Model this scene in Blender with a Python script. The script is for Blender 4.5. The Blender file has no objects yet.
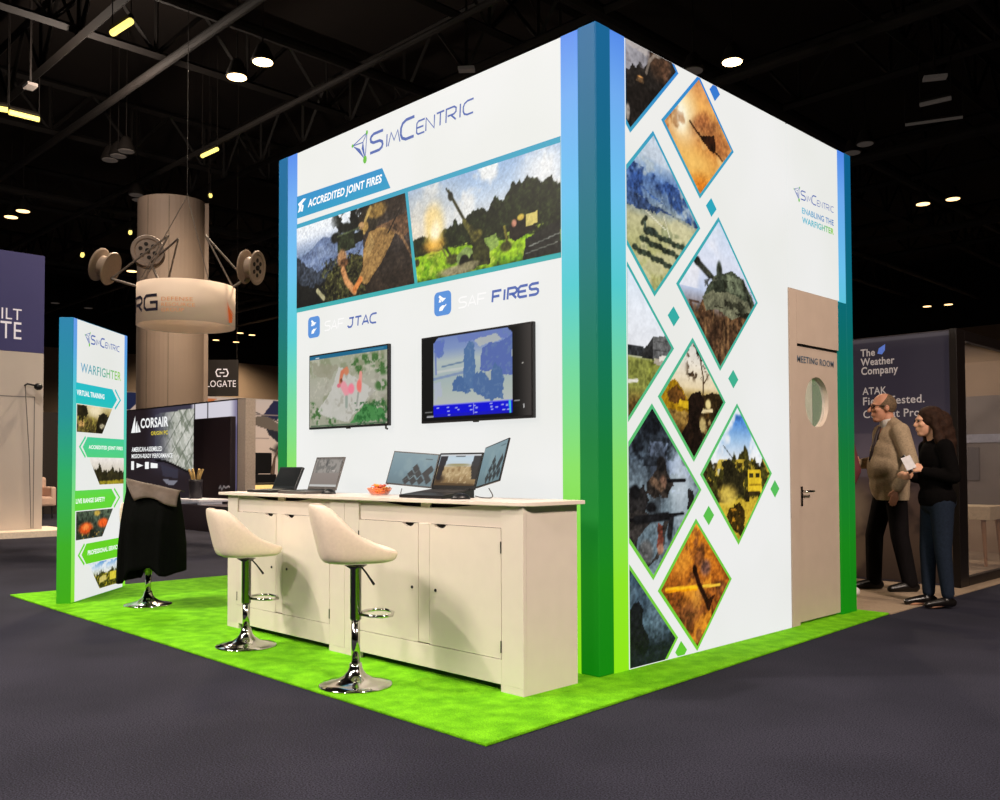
import bpy, bmesh, math, random
import numpy as np
from mathutils import Vector, Matrix
rnd = random.Random(7)
SC = bpy.context.scene
COL = SC.collection
R = math.radians

# ------------------------------------------------------------------ colour + materials
def s2l(c):
    c = np.clip(np.asarray(c, float) / 255.0, 0, 1)
    return np.where(c <= .04045, c / 12.92, ((c + .055) / 1.055) ** 2.4)
def L(c): return tuple(float(x) for x in s2l(c)) + (1.0,)
MATS = {}
def mat(name, c, rough=.6, metal=0., var=.12, scale=30., bump=0., emit=0., spec=.4, emitc=None):
    """procedural principled material: a noise-mottled base colour, optional bump and emission"""
    if name in MATS: return MATS[name]
    m = bpy.data.materials.new(name); m.use_nodes = True
    nt = m.node_tree; b = nt.nodes['Principled BSDF']
    tc = nt.nodes.new('ShaderNodeTexCoord'); nz = nt.nodes.new('ShaderNodeTexNoise')
    nz.inputs['Scale'].default_value = scale; nz.inputs['Detail'].default_value = 4
    nt.links.new(tc.outputs['Object'], nz.inputs['Vector'])
    rp = nt.nodes.new('ShaderNodeValToRGB'); l = L(c)
    rp.color_ramp.elements[0].position = .3; rp.color_ramp.elements[1].position = .7
    rp.color_ramp.elements[0].color = tuple(x * (1 - var) for x in l[:3]) + (1,)
    rp.color_ramp.elements[1].color = tuple(min(1, x * (1 + var)) for x in l[:3]) + (1,)
    nt.links.new(nz.outputs['Fac'], rp.inputs['Fac'])
    nt.links.new(rp.outputs['Color'], b.inputs['Base Color'])
    b.inputs['Roughness'].default_value = rough; b.inputs['Metallic'].default_value = metal
    b.inputs['Specular IOR Level'].default_value = spec
    if bump:
        bp = nt.nodes.new('ShaderNodeBump'); bp.inputs['Strength'].default_value = bump
        bp.inputs['Distance'].default_value = .01
        nt.links.new(nz.outputs['Fac'], bp.inputs['Height']); nt.links.new(bp.outputs['Normal'], b.inputs['Normal'])
    if emit:
        b.inputs['Emission Color'].default_value = L(emitc or c); b.inputs['Emission Strength'].default_value = emit
    MATS[name] = m
    return m
def ramp_mat(name, stops, top, emit, base=.3, rough=.6, axis='Z', bottom=0.):
    """vertical dye gradient along the object's own height"""
    m = bpy.data.materials.new(name); m.use_nodes = True
    nt = m.node_tree; b = nt.nodes['Principled BSDF']
    tc = nt.nodes.new('ShaderNodeTexCoord'); sp = nt.nodes.new('ShaderNodeSeparateXYZ')
    nt.links.new(tc.outputs['Object'], sp.inputs[0])
    mr = nt.nodes.new('ShaderNodeMapRange'); mr.inputs['From Min'].default_value = bottom; mr.inputs['From Max'].default_value = top
    nt.links.new(sp.outputs[axis], mr.inputs['Value'])
    rp = nt.nodes.new('ShaderNodeValToRGB'); e = rp.color_ramp.elements
    while len(e) < len(stops): e.new(.5)
    for k, (p, c) in enumerate(stops):
        e[k].position = p; e[k].color = L(c)
    nt.links.new(mr.outputs['Result'], rp.inputs['Fac'])
    mx = nt.nodes.new('ShaderNodeMix'); mx.data_type = 'RGBA'; mx.blend_type = 'MULTIPLY'; mx.inputs['Factor'].default_value = 1
    mx.inputs['B'].default_value = (base, base, base, 1)
    nt.links.new(rp.outputs['Color'], mx.inputs['A']); nt.links.new(mx.outputs['Result'], b.inputs['Base Color'])
    nt.links.new(rp.outputs['Color'], b.inputs['Emission Color'])
    b.inputs['Emission Strength'].default_value = emit; b.inputs['Roughness'].default_value = rough
    b.inputs['Specular IOR Level'].default_value = .2
    return m
def vcol_mat(name, emit=1., base=.15, rough=.5, spec=.25):
    m = bpy.data.materials.new(name); m.use_nodes = True
    nt = m.node_tree; b = nt.nodes['Principled BSDF']
    at = nt.nodes.new('ShaderNodeAttribute'); at.attribute_name = 'paint'
    mx = nt.nodes.new('ShaderNodeMix'); mx.data_type = 'RGBA'; mx.blend_type = 'MULTIPLY'; mx.inputs['Factor'].default_value = 1
    mx.inputs['B'].default_value = (base, base, base, 1)
    nt.links.new(at.outputs['Color'], mx.inputs['A']); nt.links.new(mx.outputs['Result'], b.inputs['Base Color'])
    nt.links.new(at.outputs['Color'], b.inputs['Emission Color'])
    b.inputs['Emission Strength'].default_value = emit; b.inputs['Roughness'].default_value = rough
    b.inputs['Specular IOR Level'].default_value = spec
    return m

# ------------------------------------------------------------------ things and meshes
def thing(name, label, cat, loc=(0, 0, 0), rotz=0., group=None, parent=None):
    o = bpy.data.objects.new(name, None); COL.objects.link(o)
    o.empty_display_size = .1; o.location = loc; o.rotation_euler = (0, 0, rotz)
    o['label'] = label; o['category'] = cat
    if group: o['group'] = group
    return o
def tag(o, label, cat, group=None, kind=None):
    o['label'] = label; o['category'] = cat
    if group: o['group'] = group
    if kind: o['kind'] = kind
    return o
def link(name, me, m, parent=None, smooth=False, bevel=0., label=None, seg=2):
    o = bpy.data.objects.new(name, me); COL.objects.link(o)
    if m: me.materials.append(m)
    if parent: o.parent = parent
    if smooth:
        me.polygons.foreach_set('use_smooth', [True] * len(me.polygons))
    if bevel:
        b = o.modifiers.new('bevel', 'BEVEL'); b.width = bevel; b.segments = seg; b.limit_method = 'ANGLE'; b.angle_limit = R(40)
    if label: o['label'] = label
    return o
class MB:
    def __init__(s): s.v = []; s.f = []
    def add(s, vs, fs):
        n = len(s.v); s.v += [tuple(map(float, v)) for v in vs]; s.f += [tuple(i + n for i in f) for f in fs]; return s
    def box(s, a, b):
        (x0, y0, z0), (x1, y1, z1) = a, b
        x0, x1 = sorted((x0, x1)); y0, y1 = sorted((y0, y1)); z0, z1 = sorted((z0, z1))
        return s.add([(x0, y0, z0), (x1, y0, z0), (x1, y1, z0), (x0, y1, z0), (x0, y0, z1), (x1, y0, z1), (x1, y1, z1), (x0, y1, z1)],
                     [(3, 2, 1, 0), (4, 5, 6, 7), (0, 1, 5, 4), (1, 2, 6, 5), (2, 3, 7, 6), (3, 0, 4, 7)])
    def prism(s, pts, P, d0, d1):
        """polygon pts (s,t) counter-clockwise, placed by P(s,t,d), from d0 (back) to d1 (front)"""
        n = len(pts); vs = [P(a, b, d0) for a, b in pts] + [P(a, b, d1) for a, b in pts]
        fs = [tuple(range(n - 1, -1, -1)), tuple(range(n, 2 * n))]
        fs += [(i, (i + 1) % n, n + (i + 1) % n, n + i) for i in range(n)]
        return s.add(vs, fs)
    def tube(s, pts, r, n=10, closed=False, cap=True):
        P = [Vector(p) for p in pts]; k = len(P)
        rr = r if isinstance(r, (list, tuple)) else [r] * k
        vs = []; up = None
        for i in range(k):
            if closed: t = P[(i + 1) % k] - P[i - 1]
            else: t = P[min(i + 1, k - 1)] - P[max(i - 1, 0)]
            t.normalize()
            if up is None: up = Vector((0, 0, 1)) if abs(t.z) < .9 else Vector((1, 0, 0))
            a = t.cross(up)
            if a.length < 1e-4: a = t.orthogonal()
            a.normalize(); b = a.cross(t); up = b
            for j in range(n):
                q = 2 * math.pi * j / n
                vs.append(P[i] + (a * math.cos(q) + b * math.sin(q)) * rr[i])
        fs = []
        for i in range(k if closed else k - 1):
            for j in range(n):
                fs.append((i * n + j, i * n + (j + 1) % n, ((i + 1) % k) * n + (j + 1) % n, ((i + 1) % k) * n + j))
        if cap and not closed: fs += [tuple(range(n - 1, -1, -1)), tuple(range((k - 1) * n, k * n))]
        return s.add(vs, fs)
    def lathe(s, prof, c=(0, 0, 0), n=32, axis=None):
        vs = []; c = Vector(c); M = Matrix.Identity(3)
        if axis is not None: M = Vector((0, 0, 1)).rotation_difference(Vector(axis)).to_matrix()
        for r, z in prof:
            for j in range(n):
                q = 2 * math.pi * j / n
                vs.append(c + M @ Vector((r * math.cos(q), r * math.sin(q), z)))
        fs = []
        for i in range(len(prof) - 1):
            for j in range(n):
                fs.append((i * n + j, i * n + (j + 1) % n, (i + 1) * n + (j + 1) % n, (i + 1) * n + j))
        fs += [tuple(range(n - 1, -1, -1)), tuple(range((len(prof) - 1) * n, len(prof) * n))]
        return s.add(vs, fs)
    def ell(s, c, r, n=16, m=10):
        vs = [(c[0], c[1], c[2] - r[2])]; fs = []
        for i in range(1, m):
            p = -math.pi / 2 + math.pi * i / m
            for j in range(n):
                q = 2 * math.pi * j / n
                vs.append((c[0] + r[0] * math.cos(p) * math.cos(q), c[1] + r[1] * math.cos(p) * math.sin(q), c[2] + r[2] * math.sin(p)))
        vs.append((c[0], c[1], c[2] + r[2])); e = len(vs) - 1
        for j in range(n):
            fs.append((0, 1 + (j + 1) % n, 1 + j)); fs.append((e, e - n + j, e - n + (j + 1) % n))
        for i in range(m - 2):
            for j in range(n):
                fs.append((1 + i * n + j, 1 + i * n + (j + 1) % n, 1 + (i + 1) * n + (j + 1) % n, 1 + (i + 1) * n + j))
        return s.add(vs, fs)
    def mesh(s, name):
        me = bpy.data.meshes.new(name); me.from_pydata(s.v, [], s.f); me.update(); return me
    def build(s, name, m, parent=None, **k): return link(name, s.mesh(name), m, parent, **k)
def plane(o, r, n):
    o = np.array(o, float); r = np.array(r, float); n = np.array(n, float)
    def P(a, b, d=0.): q = o + r * a + n * d; return (q[0], q[1], q[2] + b)
    return P
def flat(polys, P, d):
    mb = MB()
    for p in polys: mb.add([P(a, b, d) for a, b in p], [tuple(range(len(p)))])
    return mb
def strokes(lines, w, sx=1, sy=1, ox=0, oy=0, shear=0., sub=1):
    """quads for a list of polylines (technical lettering drawn with a constant pen)"""
    out = []
    for ln in lines:
        if sub > 1: ln = [(a[0] + (b[0] - a[0]) * k / sub, a[1] + (b[1] - a[1]) * k / sub) for a, b in zip(ln, ln[1:]) for k in range(sub)] + [ln[-1]]
        q = [(ox + x * sx + shear * y * sy, oy + y * sy) for x, y in ln]
        n = len(q); off = []
        for i in range(n):
            a = q[max(i - 1, 0)]; b = q[min(i + 1, n - 1)]
            if 0 < i < n - 1:
                t1 = np.subtract(q[i], a); t2 = np.subtract(b, q[i]); t1 = t1 / np.linalg.norm(t1); t2 = t2 / np.linalg.norm(t2)
                t = t1 + t2; t = t / (np.linalg.norm(t) + 1e-9); k = 1 / max(.72, float(t @ t1))
            else:
                t = np.subtract(b, a); t = t / np.linalg.norm(t); k = 1
            off.append((-t[1] * w / 2 * k, t[0] * w / 2 * k))
        for i in range(n - 1):
            out.append([(q[i][0] - off[i][0], q[i][1] - off[i][1]), (q[i + 1][0] - off[i + 1][0], q[i + 1][1] - off[i + 1][1]),
                        (q[i + 1][0] + off[i + 1][0], q[i + 1][1] + off[i + 1][1]), (q[i][0] + off[i][0], q[i][1] + off[i][1])])
    return out
TECH = {  # technical alphabet, unit boxes
 'S': [[(1, 1), (.25, 1), (.05, .9), (0, .78), (.05, .62), (.25, .52), (.75, .5), (.95, .4), (1, .24), (.95, .1), (.75, 0), (0, 0)]],
 'I': [[(.5, 0), (.5, 1)]],
 'M': [[(0, 0), (.22, 1), (.5, .3), (.78, 1), (1, 0)]],
 'C': [[(1, 1), (.4, 1), (.12, .88), (0, .66), (0, .34), (.12, .12), (.4, 0), (1, 0)]],
 'E': [[(1, 1), (.2, 1), (0, .85), (0, .15), (.2, 0), (1, 0)], [(0, .5), (.85, .5)]],
 'N': [[(0, 0), (0, 1), (1, 0), (1, 1)]],
 'T': [[(0, 1), (1, 1)], [(.5, 1), (.5, 0)]],
 'R': [[(0, 0), (0, 1), (.8, 1), (1, .85), (1, .58), (.8, .45), (.15, .45)], [(.5, .45), (1, 0)]],
 'J': [[(.2, 1), (1, 1)], [(.8, 1), (.8, .25), (.6, 0), (.2, 0), (0, .2)]],
 'A': [[(0, 0), (.5, 1), (1, 0)], [(.2, .3), (.8, .3)]],
 'F': [[(0, 0), (0, 1), (1, 1)], [(0, .5), (.8, .5)]],
 'D': [[(0, 0), (0, 1), (.7, 1), (1, .75), (1, .25), (.7, 0), (0, 0)]],
 'G': [[(1, 1), (.2, 1), (0, .8), (0, .2), (.2, 0), (1, 0), (1, .5), (.5, .5)]],
 'L': [[(0, 1), (0, 0), (1, 0)]],
 'O': [[(.2, 0), (0, .2), (0, .8), (.2, 1), (.8, 1), (1, .8), (1, .2), (.8, 0), (.2, 0)]],
 '-': [[(0, .5), (1, .5)]],
}
def tech_word(word, x0, x1, z0, z1, w, gap=.3, shear=0., sub=1):
    wid = {'I': .35, '-': .5}
    tot = sum(wid.get(c, 1) for c in word) + gap * (len(word) - 1)
    u = (x1 - x0) / tot; x = x0; out = []
    for c in word:
        k = wid.get(c, 1)
        out += strokes(TECH[c], w, u * k, z1 - z0, x, z0, shear, sub); x += u * (k + gap)
    return out
GL = {}
def glyphs(body, bold=0.):
    if (body, bold) in GL: return GL[(body, bold)]
    cu = bpy.data.curves.new('lettering', 'FONT'); cu.body = body; cu.resolution_u = 3; cu.offset = bold; cu.space_character = 1.05
    o = bpy.data.objects.new('lettering', cu); COL.objects.link(o)
    bpy.context.view_layer.update()
    me = bpy.data.meshes.new_from_object(o.evaluated_get(bpy.context.evaluated_depsgraph_get()))
    v = np.array([x.co[:2] for x in me.vertices]); f = [tuple(p.vertices) for p in me.polygons]
    bpy.data.objects.remove(o); bpy.data.curves.remove(cu); bpy.data.meshes.remove(me)
    GL[(body, bold)] = (v, f); return v, f
def text(name, body, P, x0, x1, z0, z1, m, parent, d=.003, bold=.0, shear=0., slope=0., colf=None, label=None):
    v, f = glyphs(body, bold)
    lo = v.min(0); hi = v.max(0); words = body.split(' ')
    for i, wd in enumerate(words):            # one mesh per word
        gv, f = glyphs(wd, bold); end = glyphs(' '.join(words[:i + 1]), bold)[0].max(0)[0]
        w = gv - np.array([gv.max(0)[0] - end + lo[0], lo[1]])
        w = w / (hi - lo) * np.array([x1 - x0, z1 - z0])
        pts = [P(x0 + a + shear * b, z0 + b + slope * a, d) for a, b in w]
        o = MB().add(pts, f).build(name, m, parent, label=label)
        if colf is not None: setcol(o.data, colf(w[:, 0] / (x1 - x0)))
    return o
def setcol(me, rgb):
    a = me.color_attributes.new('paint', 'FLOAT_COLOR', 'POINT')
    c = np.ones((len(me.vertices), 4), np.float32); c[:, :3] = s2l(rgb)
    a.data.foreach_set('color', c.ravel())

# ------------------------------------------------------------------ painted prints (vertex colour)
def _h(ix, iy, sd):
    n = (ix.astype(np.int64) * 374761393 + iy.astype(np.int64) * 668265263 + sd * 1442695041) & 0x7fffffff
    n = ((n ^ (n >> 13)) * 1274126177) & 0x7fffffff
    return ((n ^ (n >> 16)) & 0xffff) / 65535.
def vnoise(x, y, sd):
    ix = np.floor(x); iy = np.floor(y); fx = x - ix; fy = y - iy
    fx = fx * fx * (3 - 2 * fx); fy = fy * fy * (3 - 2 * fy)
    a = _h(ix, iy, sd); b = _h(ix + 1, iy, sd); c = _h(ix, iy + 1, sd); d = _h(ix + 1, iy + 1, sd)
    return (a * (1 - fx) + b * fx) * (1 - fy) + (c * (1 - fx) + d * fx) * fy
def fbm(x, y, sd, o=4):
    r = 0; a = .5; t = 0
    for k in range(o):
        r = r + a * vnoise(x * 2 ** k, y * 2 ** k, sd + k * 17); t += a; a *= .55
    return r / t
def ss(a, b, x):
    t = np.clip((x - a) / (b - a), 0, 1); return t * t * (3 - 2 * t)
class Paint:
    def __init__(s, u, v, asp): s.u = u; s.v = v; s.a = asp; s.c = np.zeros((len(u), 3))
    def mix(s, m, c): s.c += (np.array(c, float) - s.c) * np.clip(m, 0, 1)[:, None]
    def vg(s, *st):
        st = sorted(st, key=lambda q: q[0]); p = [q[0] for q in st]
        s.c = np.stack([np.interp(s.v, p, [q[1][k] for q in st]) for k in range(3)], 1)
    def ell(s, x, y, rx, ry, c, soft=.3, al=1., rot=0.):
        dx = (s.u - x) * s.a; dy = s.v - y; k = math.cos(R(rot)); q = math.sin(R(rot))
        d = np.sqrt(((dx * k + dy * q) / (rx * s.a)) ** 2 + ((-dx * q + dy * k) / ry) ** 2)
        s.mix(al * (1 - ss(1 - soft, 1 + soft, d)), c)
    def poly(s, pts, c, al=1., wob=0., sd=3):
        x = s.u; y = s.v
        if wob:
            x = x + (fbm(s.u * 14 * s.a, s.v * 14, sd) - .5) * wob / s.a; y = y + (fbm(s.u * 14 * s.a, s.v * 14, sd + 5) - .5) * wob
        ins = np.zeros(len(x), bool); n = len(pts)
        for i in range(n):
            (x0, y0), (x1, y1) = pts[i], pts[(i + 1) % n]
            if y0 == y1: continue
            ins ^= ((y0 > y) != (y1 > y)) & (x < (x1 - x0) * (y - y0) / (y1 - y0) + x0)
        s.mix(ins * al, c)
    def line(s, pts, w, c, al=1.):
        best = np.full(len(s.u), 9.)
        X = s.u * s.a; Y = s.v
        for (x0, y0), (x1, y1) in zip(pts, pts[1:]):
            x0 *= s.a; x1 *= s.a; dx = x1 - x0; dy = y1 - y0; l2 = dx * dx + dy * dy + 1e-12
            t = np.clip(((X - x0) * dx + (Y - y0) * dy) / l2, 0, 1)
            best = np.minimum(best, np.hypot(X - x0 - t * dx, Y - y0 - t * dy))
        s.mix((1 - ss(w * .35, w * .65, best)) * al, c)
    def n(s, sc, sd, o=4): return fbm(s.u * s.a * sc, s.v * sc, sd, o)
    def below(s, stops, amp, sc, c, sd, al=1., soft=.01):
        e = np.interp(s.u, [q[0] for q in stops], [q[1] for q in stops]) + (fbm(s.u * s.a * sc, s.v * sc * .35, sd) - .5) * amp
        m = 1 - ss(-soft, soft, s.v - e); s.mix(m * al, c); return m
    def cloud(s, sc, sd, c, lo, hi, al=1., m=1.): s.mix(ss(lo, hi, s.n(sc, sd)) * al * m, c)
    def grain(s, amp, sc, sd, m=1.): s.c *= (1 + amp * (s.n(sc, sd, 3) - .5) * 2 * m)[:, None] if not np.isscalar(m) else (1 + amp * m * (s.n(sc, sd, 3) - .5) * 2)[:, None]
def clip_poly(p, a, b, c):
    """keep a*s+b*t<=c"""
    out = []
    for i in range(len(p)):
        q, w = p[i], p[(i + 1) % len(p)]; dq = a * q[0] + b * q[1] - c; dw = a * w[0] + b * w[1] - c
        if dq <= 0: out.append(q)
        if dq * dw < 0:
            t = dq / (dq - dw); out.append((q[0] + (w[0] - q[0]) * t, q[1] + (w[1] - q[1]) * t))
    return out
def painted(name, P, poly, box, fn, m, parent, step=.007, d=.002, label=None, bright=1.):
    """a printed picture: fine grid clipped to poly (s,t), coloured per vertex by fn over the frame box"""
    xs = [p[0] for p in poly]; zs = [p[1] for p in poly]
    x0, x1, z0, z1 = min(xs), max(xs), min(zs), max(zs)
    nx = max(2, int((x1 - x0) / step)); nz = max(2, int((z1 - z0) / step))
    X, Z = np.meshgrid(np.linspace(x0, x1, nx + 1), np.linspace(z0, z1, nz + 1))
    v = np.stack([X.ravel(), Z.ravel(), 0 * X.ravel()], 1)
    i = np.arange(nz)[:, None] * (nx + 1) + np.arange(nx)[None]
    f = np.stack([i, i + 1, i + nx + 2, i + nx + 1], -1).reshape(-1, 4)
    me = bpy.data.meshes.new(name); me.from_pydata(v.tolist(), [], f.tolist())
    rect = len(poly) == 4 and all(min(abs(p[0] - x0), abs(p[0] - x1)) < 1e-6 and min(abs(p[1] - z0), abs(p[1] - z1)) < 1e-6 for p in poly)
    if not rect:
        bm = bmesh.new(); bm.from_mesh(me)
        for k in range(len(poly)):
            a, b = poly[k], poly[(k + 1) % len(poly)]
            nrm = Vector((b[1] - a[1], -(b[0] - a[0]), 0))
            if nrm.length < 1e-6: continue
            bmesh.ops.bisect_plane(bm, geom=bm.verts[:] + bm.edges[:] + bm.faces[:], dist=1e-6, plane_co=(a[0], a[1], 0), plane_no=nrm.normalized(), clear_outer=True)
        bm.to_mesh(me); bm.free()
    n = len(me.vertices); co = np.empty(n * 3); me.vertices.foreach_get('co', co); co = co.reshape(-1, 3)
    bx0, bx1, bz0, bz1 = box
    p = Paint((co[:, 0] - bx0) / (bx1 - bx0), (co[:, 1] - bz0) / (bz1 - bz0), (bx1 - bx0) / (bz1 - bz0))
    fn(p)
    if name == 'photo_print':     # printed-photo tonality: fine texture in the mid and dark tones, firmer contrast
        lum = p.c.mean(1); tex = fbm(co[:, 0] * 55, co[:, 1] * 55, 91, 4) + .6 * fbm(co[:, 0] * 17, co[:, 1] * 17, 92, 3) - .8
        p.c *= (1 + 1.1 * tex * np.clip((185 - lum) / 110, .12, 1))[:, None]
        t = np.clip(p.c / 255, 0, 1); p.c = 255 * np.clip(t + .16 * (t - .42) * (1 - np.abs(2 * t - 1)) - .03 * (1 - t), 0, 1)
    setcol(me, np.clip(p.c * bright, 0, 255))
    w = np.array([P(a, b, d) for a, b, _ in co]); me.vertices.foreach_set('co', w.ravel()); me.update()
    return link(name, me, m, parent, label=label)

# ------------------------------------------------------------------ shared materials
GR_STRIP = [(0, (150, 240, 20)), (.14, (148, 240, 40)), (.32, (140, 232, 105)), (.47, (115, 222, 165)), (.6, (85, 210, 215)), (.74, (108, 200, 246)), (.9, (112, 176, 248)), (1, (84, 142, 242))]
GR_POST = [(0, (10, 140, 10)), (.15, (22, 145, 25)), (.35, (15, 130, 60)), (.5, (5, 122, 95)), (.65, (0, 115, 125)), (.85, (0, 105, 145)), (1, (0, 100, 155))]
GR_EDGE = [(0, (120, 210, 50)), (.2, (115, 205, 70)), (.4, (85, 190, 120)), (.6, (60, 175, 170)), (.82, (62, 165, 192)), (.93, (48, 145, 205)), (1, (45, 130, 215))]
GR_ACC = [(0, (100, 200, 45)), (.2, (95, 195, 60)), (.4, (70, 180, 125)), (.6, (45, 170, 170)), (.8, (40, 165, 190)), (1, (50, 115, 210))]
m_strip = ramp_mat('backlit gradient fabric', GR_STRIP, 3.6, .86, .06)
m_post = ramp_mat('matte gradient fabric', GR_POST, 3.6, .6, .3)
m_edge = ramp_mat('printed gradient border', GR_EDGE, 3.6, .9, .08)
m_acc = ramp_mat('printed gradient diamond', GR_ACC, 3.6, .95, .06)
m_pstrip = ramp_mat('tower lit gradient', [(0, (140, 235, 40)), (.3, (140, 235, 110)), (.5, (100, 220, 165)), (.75, (80, 205, 220)), (.9, (95, 170, 240)), (1, (110, 160, 245))], 2.43, .85, .08)
m_ppost = ramp_mat('tower gradient fabric', [(0, (60, 165, 10)), (.2, (55, 170, 30)), (.45, (30, 165, 95)), (.65, (10, 140, 145)), (1, (0, 120, 165))], 2.43, .72, .25)
m_pban = ramp_mat('tower banner print', [(0, (110, 215, 40)), (.18, (105, 215, 35)), (.36, (100, 220, 60)), (.56, (75, 210, 150)), (.72, (30, 195, 200)), (1, (60, 190, 230))], 2.43, .9, .08)
m_white = mat('backlit white fabric', (236, 238, 236), .6, var=.03, scale=1.5, emit=.83, emitc=(250, 252, 249), spec=.1)
MATS['backlit white fabric'].node_tree.nodes['Principled BSDF'].inputs['Base Color'].default_value = (.1, .1, .1, 1)
def dim_base(m, k):
    nt = m.node_tree; b = nt.nodes['Principled BSDF']
    for l in list(nt.links):
        if l.to_socket == b.inputs['Base Color']: nt.links.remove(l)
    b.inputs['Base Color'].default_value = (k, k, k, 1)
def emit_noise(m, c0, c1, scale):
    nt = m.node_tree; b = nt.nodes['Principled BSDF']
    tc = nt.nodes.new('ShaderNodeTexCoord'); nz = nt.nodes.new('ShaderNodeTexNoise'); nz.inputs['Scale'].default_value = scale; nz.inputs['Detail'].default_value = 2
    rp = nt.nodes.new('ShaderNodeValToRGB'); rp.color_ramp.elements[0].color = L(c0); rp.color_ramp.elements[1].color = L(c1)
    rp.color_ramp.elements[0].position = .35; rp.color_ramp.elements[1].position = .65
    nt.links.new(tc.outputs['Object'], nz.inputs['Vector']); nt.links.new(nz.outputs['Fac'], rp.inputs['Fac']); nt.links.new(rp.outputs['Color'], b.inputs['Emission Color'])
dim_base(m_white, .05); emit_noise(m_white, (246, 248, 244), (252, 253, 252), .9)
m_print = vcol_mat('backlit photo print', .94, .05)
m_screen = vcol_mat('lit display', .92, .03, .4, .15)
m_print_dull = vcol_mat('unlit photo print', .12, .75, .7)
m_vtext = vcol_mat('gradient lettering', .9, .1)
m_ltext = mat('white printed lettering', (250, 252, 252), .6, var=.01, emit=.95, spec=.1); dim_base(m_ltext, .1)
m_faint = mat('faint white lettering', (240, 240, 240), .6, var=.01, emit=.85, emitc=(255, 255, 255), spec=.1); dim_base(m_faint, .1)
m_blue = mat('blue printed lettering', (70, 100, 180), .6, var=.02, emit=.85, emitc=(75, 105, 185), spec=.1); dim_base(m_blue, .03)
m_lblue = mat('pale blue lettering', (120, 145, 205), .6, var=.02, emit=.9, emitc=(125, 150, 210), spec=.1); dim_base(m_lblue, .03)
m_green = mat('green printed dot', (100, 200, 40), .6, var=.02, emit=.85, spec=.1); dim_base(m_green, .03)
m_badge = mat('blue badge print', (75, 145, 225), .6, var=.05, scale=12, emit=.9, emitc=(75, 145, 225), spec=.1); dim_base(m_badge, .03)
m_black = mat('black plastic', (22, 22, 24), .35, var=.1)
m_blackm = mat('black satin metal', (26, 20, 18), .4, .3, var=.1)
m_gap = mat('dark shadow gap', (28, 24, 20), .9)
m_seam = mat('grey seam profile', (150, 150, 146), .5, .3)
m_chrome = mat('polished chrome', (205, 203, 200), .1, 1., var=.02, scale=5)
m_chromed = mat('dark chrome', (120, 118, 118), .16, 1., var=.04, scale=5)
m_cream = mat('cream leatherette', (226, 210, 190), .45, var=.04, scale=60, bump=.05)
m_paint = mat('warm white painted wood', (212, 202, 190), .5, var=.02, scale=10, bump=.02)
m_top = mat('white laminate worktop', (222, 210, 198), .35, var=.03, scale=8)
m_door = mat('taupe painted door', (190, 172, 156), .55, var=.04, scale=6)
m_turf = None

# ------------------------------------------------------------------ camera (eye height 1.15 m, slight upward tilt, lens shift)
CP = np.array((3.1697, -3.9037, 1.1514)); yaw, pit, rol, F, PY = .7878, .0303, -.0034, 922.92, 438.4
fw = np.array((-math.sin(yaw) * math.cos(pit), math.cos(yaw) * math.cos(pit), math.sin(pit)))
rt = np.array((math.cos(yaw), math.sin(yaw), 0)); up = np.cross(rt, fw)
r2 = rt * math.cos(rol) + up * math.sin(rol); u2 = -rt * math.sin(rol) + up * math.cos(rol)
cam = bpy.data.cameras.new('camera'); co = bpy.data.objects.new('camera', cam); COL.objects.link(co)
cam.sensor_width = 36; cam.lens = 36 * F / 1000; cam.shift_y = (PY - 400) / 1000; cam.clip_end = 300
co.matrix_world = Matrix(((r2[0], u2[0], -fw[0], CP[0]), (r2[1], u2[1], -fw[1], CP[1]), (r2[2], u2[2], -fw[2], CP[2]), (0, 0, 0, 1)))
SC.camera = co
SC.view_settings.view_transform = 'Standard'; SC.view_settings.look = 'None'
SC.cycles.use_denoising = True
SC.cycles.max_bounces = 6

# ================================================================== THE BOOTH
booth = thing('exhibition_booth', 'tall backlit white exhibition booth with blue to green gradient corner posts on the green turf', 'booth')
PF = plane((0, .003, 0), (1, 0, 0), (0, -1, 0))       # graphics wall facing the counter
PR = plane((-.003, 0, 0), (0, 1, 0), (1, 0, 0))       # graphics wall facing the aisle
T0 = .014                                             # turf thickness
H = 3.6
front = MB().box((-2.98, .003, T0), (-.258, .08, 3.592)).build('front_panel', m_white, booth)
side = MB().box((-.08, .264, T0), (-.003, 2.135, 3.592)).build('side_panel', m_white, booth)
header = MB().box((-.08, 2.155, 2.42), (-.003, 2.947, 3.592)).build('header_panel', m_white, booth)
MB().box((-.075, 2.135, T0), (-.02, 2.155, 3.59)).build('panel_seam', m_seam, booth)
for b in (((-3.246, 0, T0), (-3.115, .13, H)), ((-.13, 0, T0), (0, .13, H)), ((-.13, 3.066, T0), (0, 3.178, H))):
    MB().box(*b).build('corner_post', m_post, booth, bevel=.006)
MB().box((-.13, 2.935, T0), (-.002, 3.064, 2.41)).build('door_post', m_post, booth)
for b in (((-3.113, .002, T0), (-2.982, .08, 3.595)), ((-.256, .002, T0), (-.131, .08, 3.595)), ((-.08, .131, T0), (-.002, .2625, 3.595)), ((-.08, 2.949, 2.412), (-.002, 3.065, 3.595))):
    MB().box(*b).build('light_strip', m_strip, booth)
m_rear = mat('pale rear panel', (196, 182, 160), .6, var=.03)
MB().box((-3.1, 3.08, T0), (-.3, 3.15, H)).build('rear_panel', m_rear, booth)
MB().box((-.298, 3.08, T0), (-.131, 3.15, H)).build('rear_strip', mat('dark green rear strip', (74, 104, 52), .7), booth)
MB().box((-3.22, .131, T0), (-3.15, 3.07, H)).build('end_panel', m_rear, booth)
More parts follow.
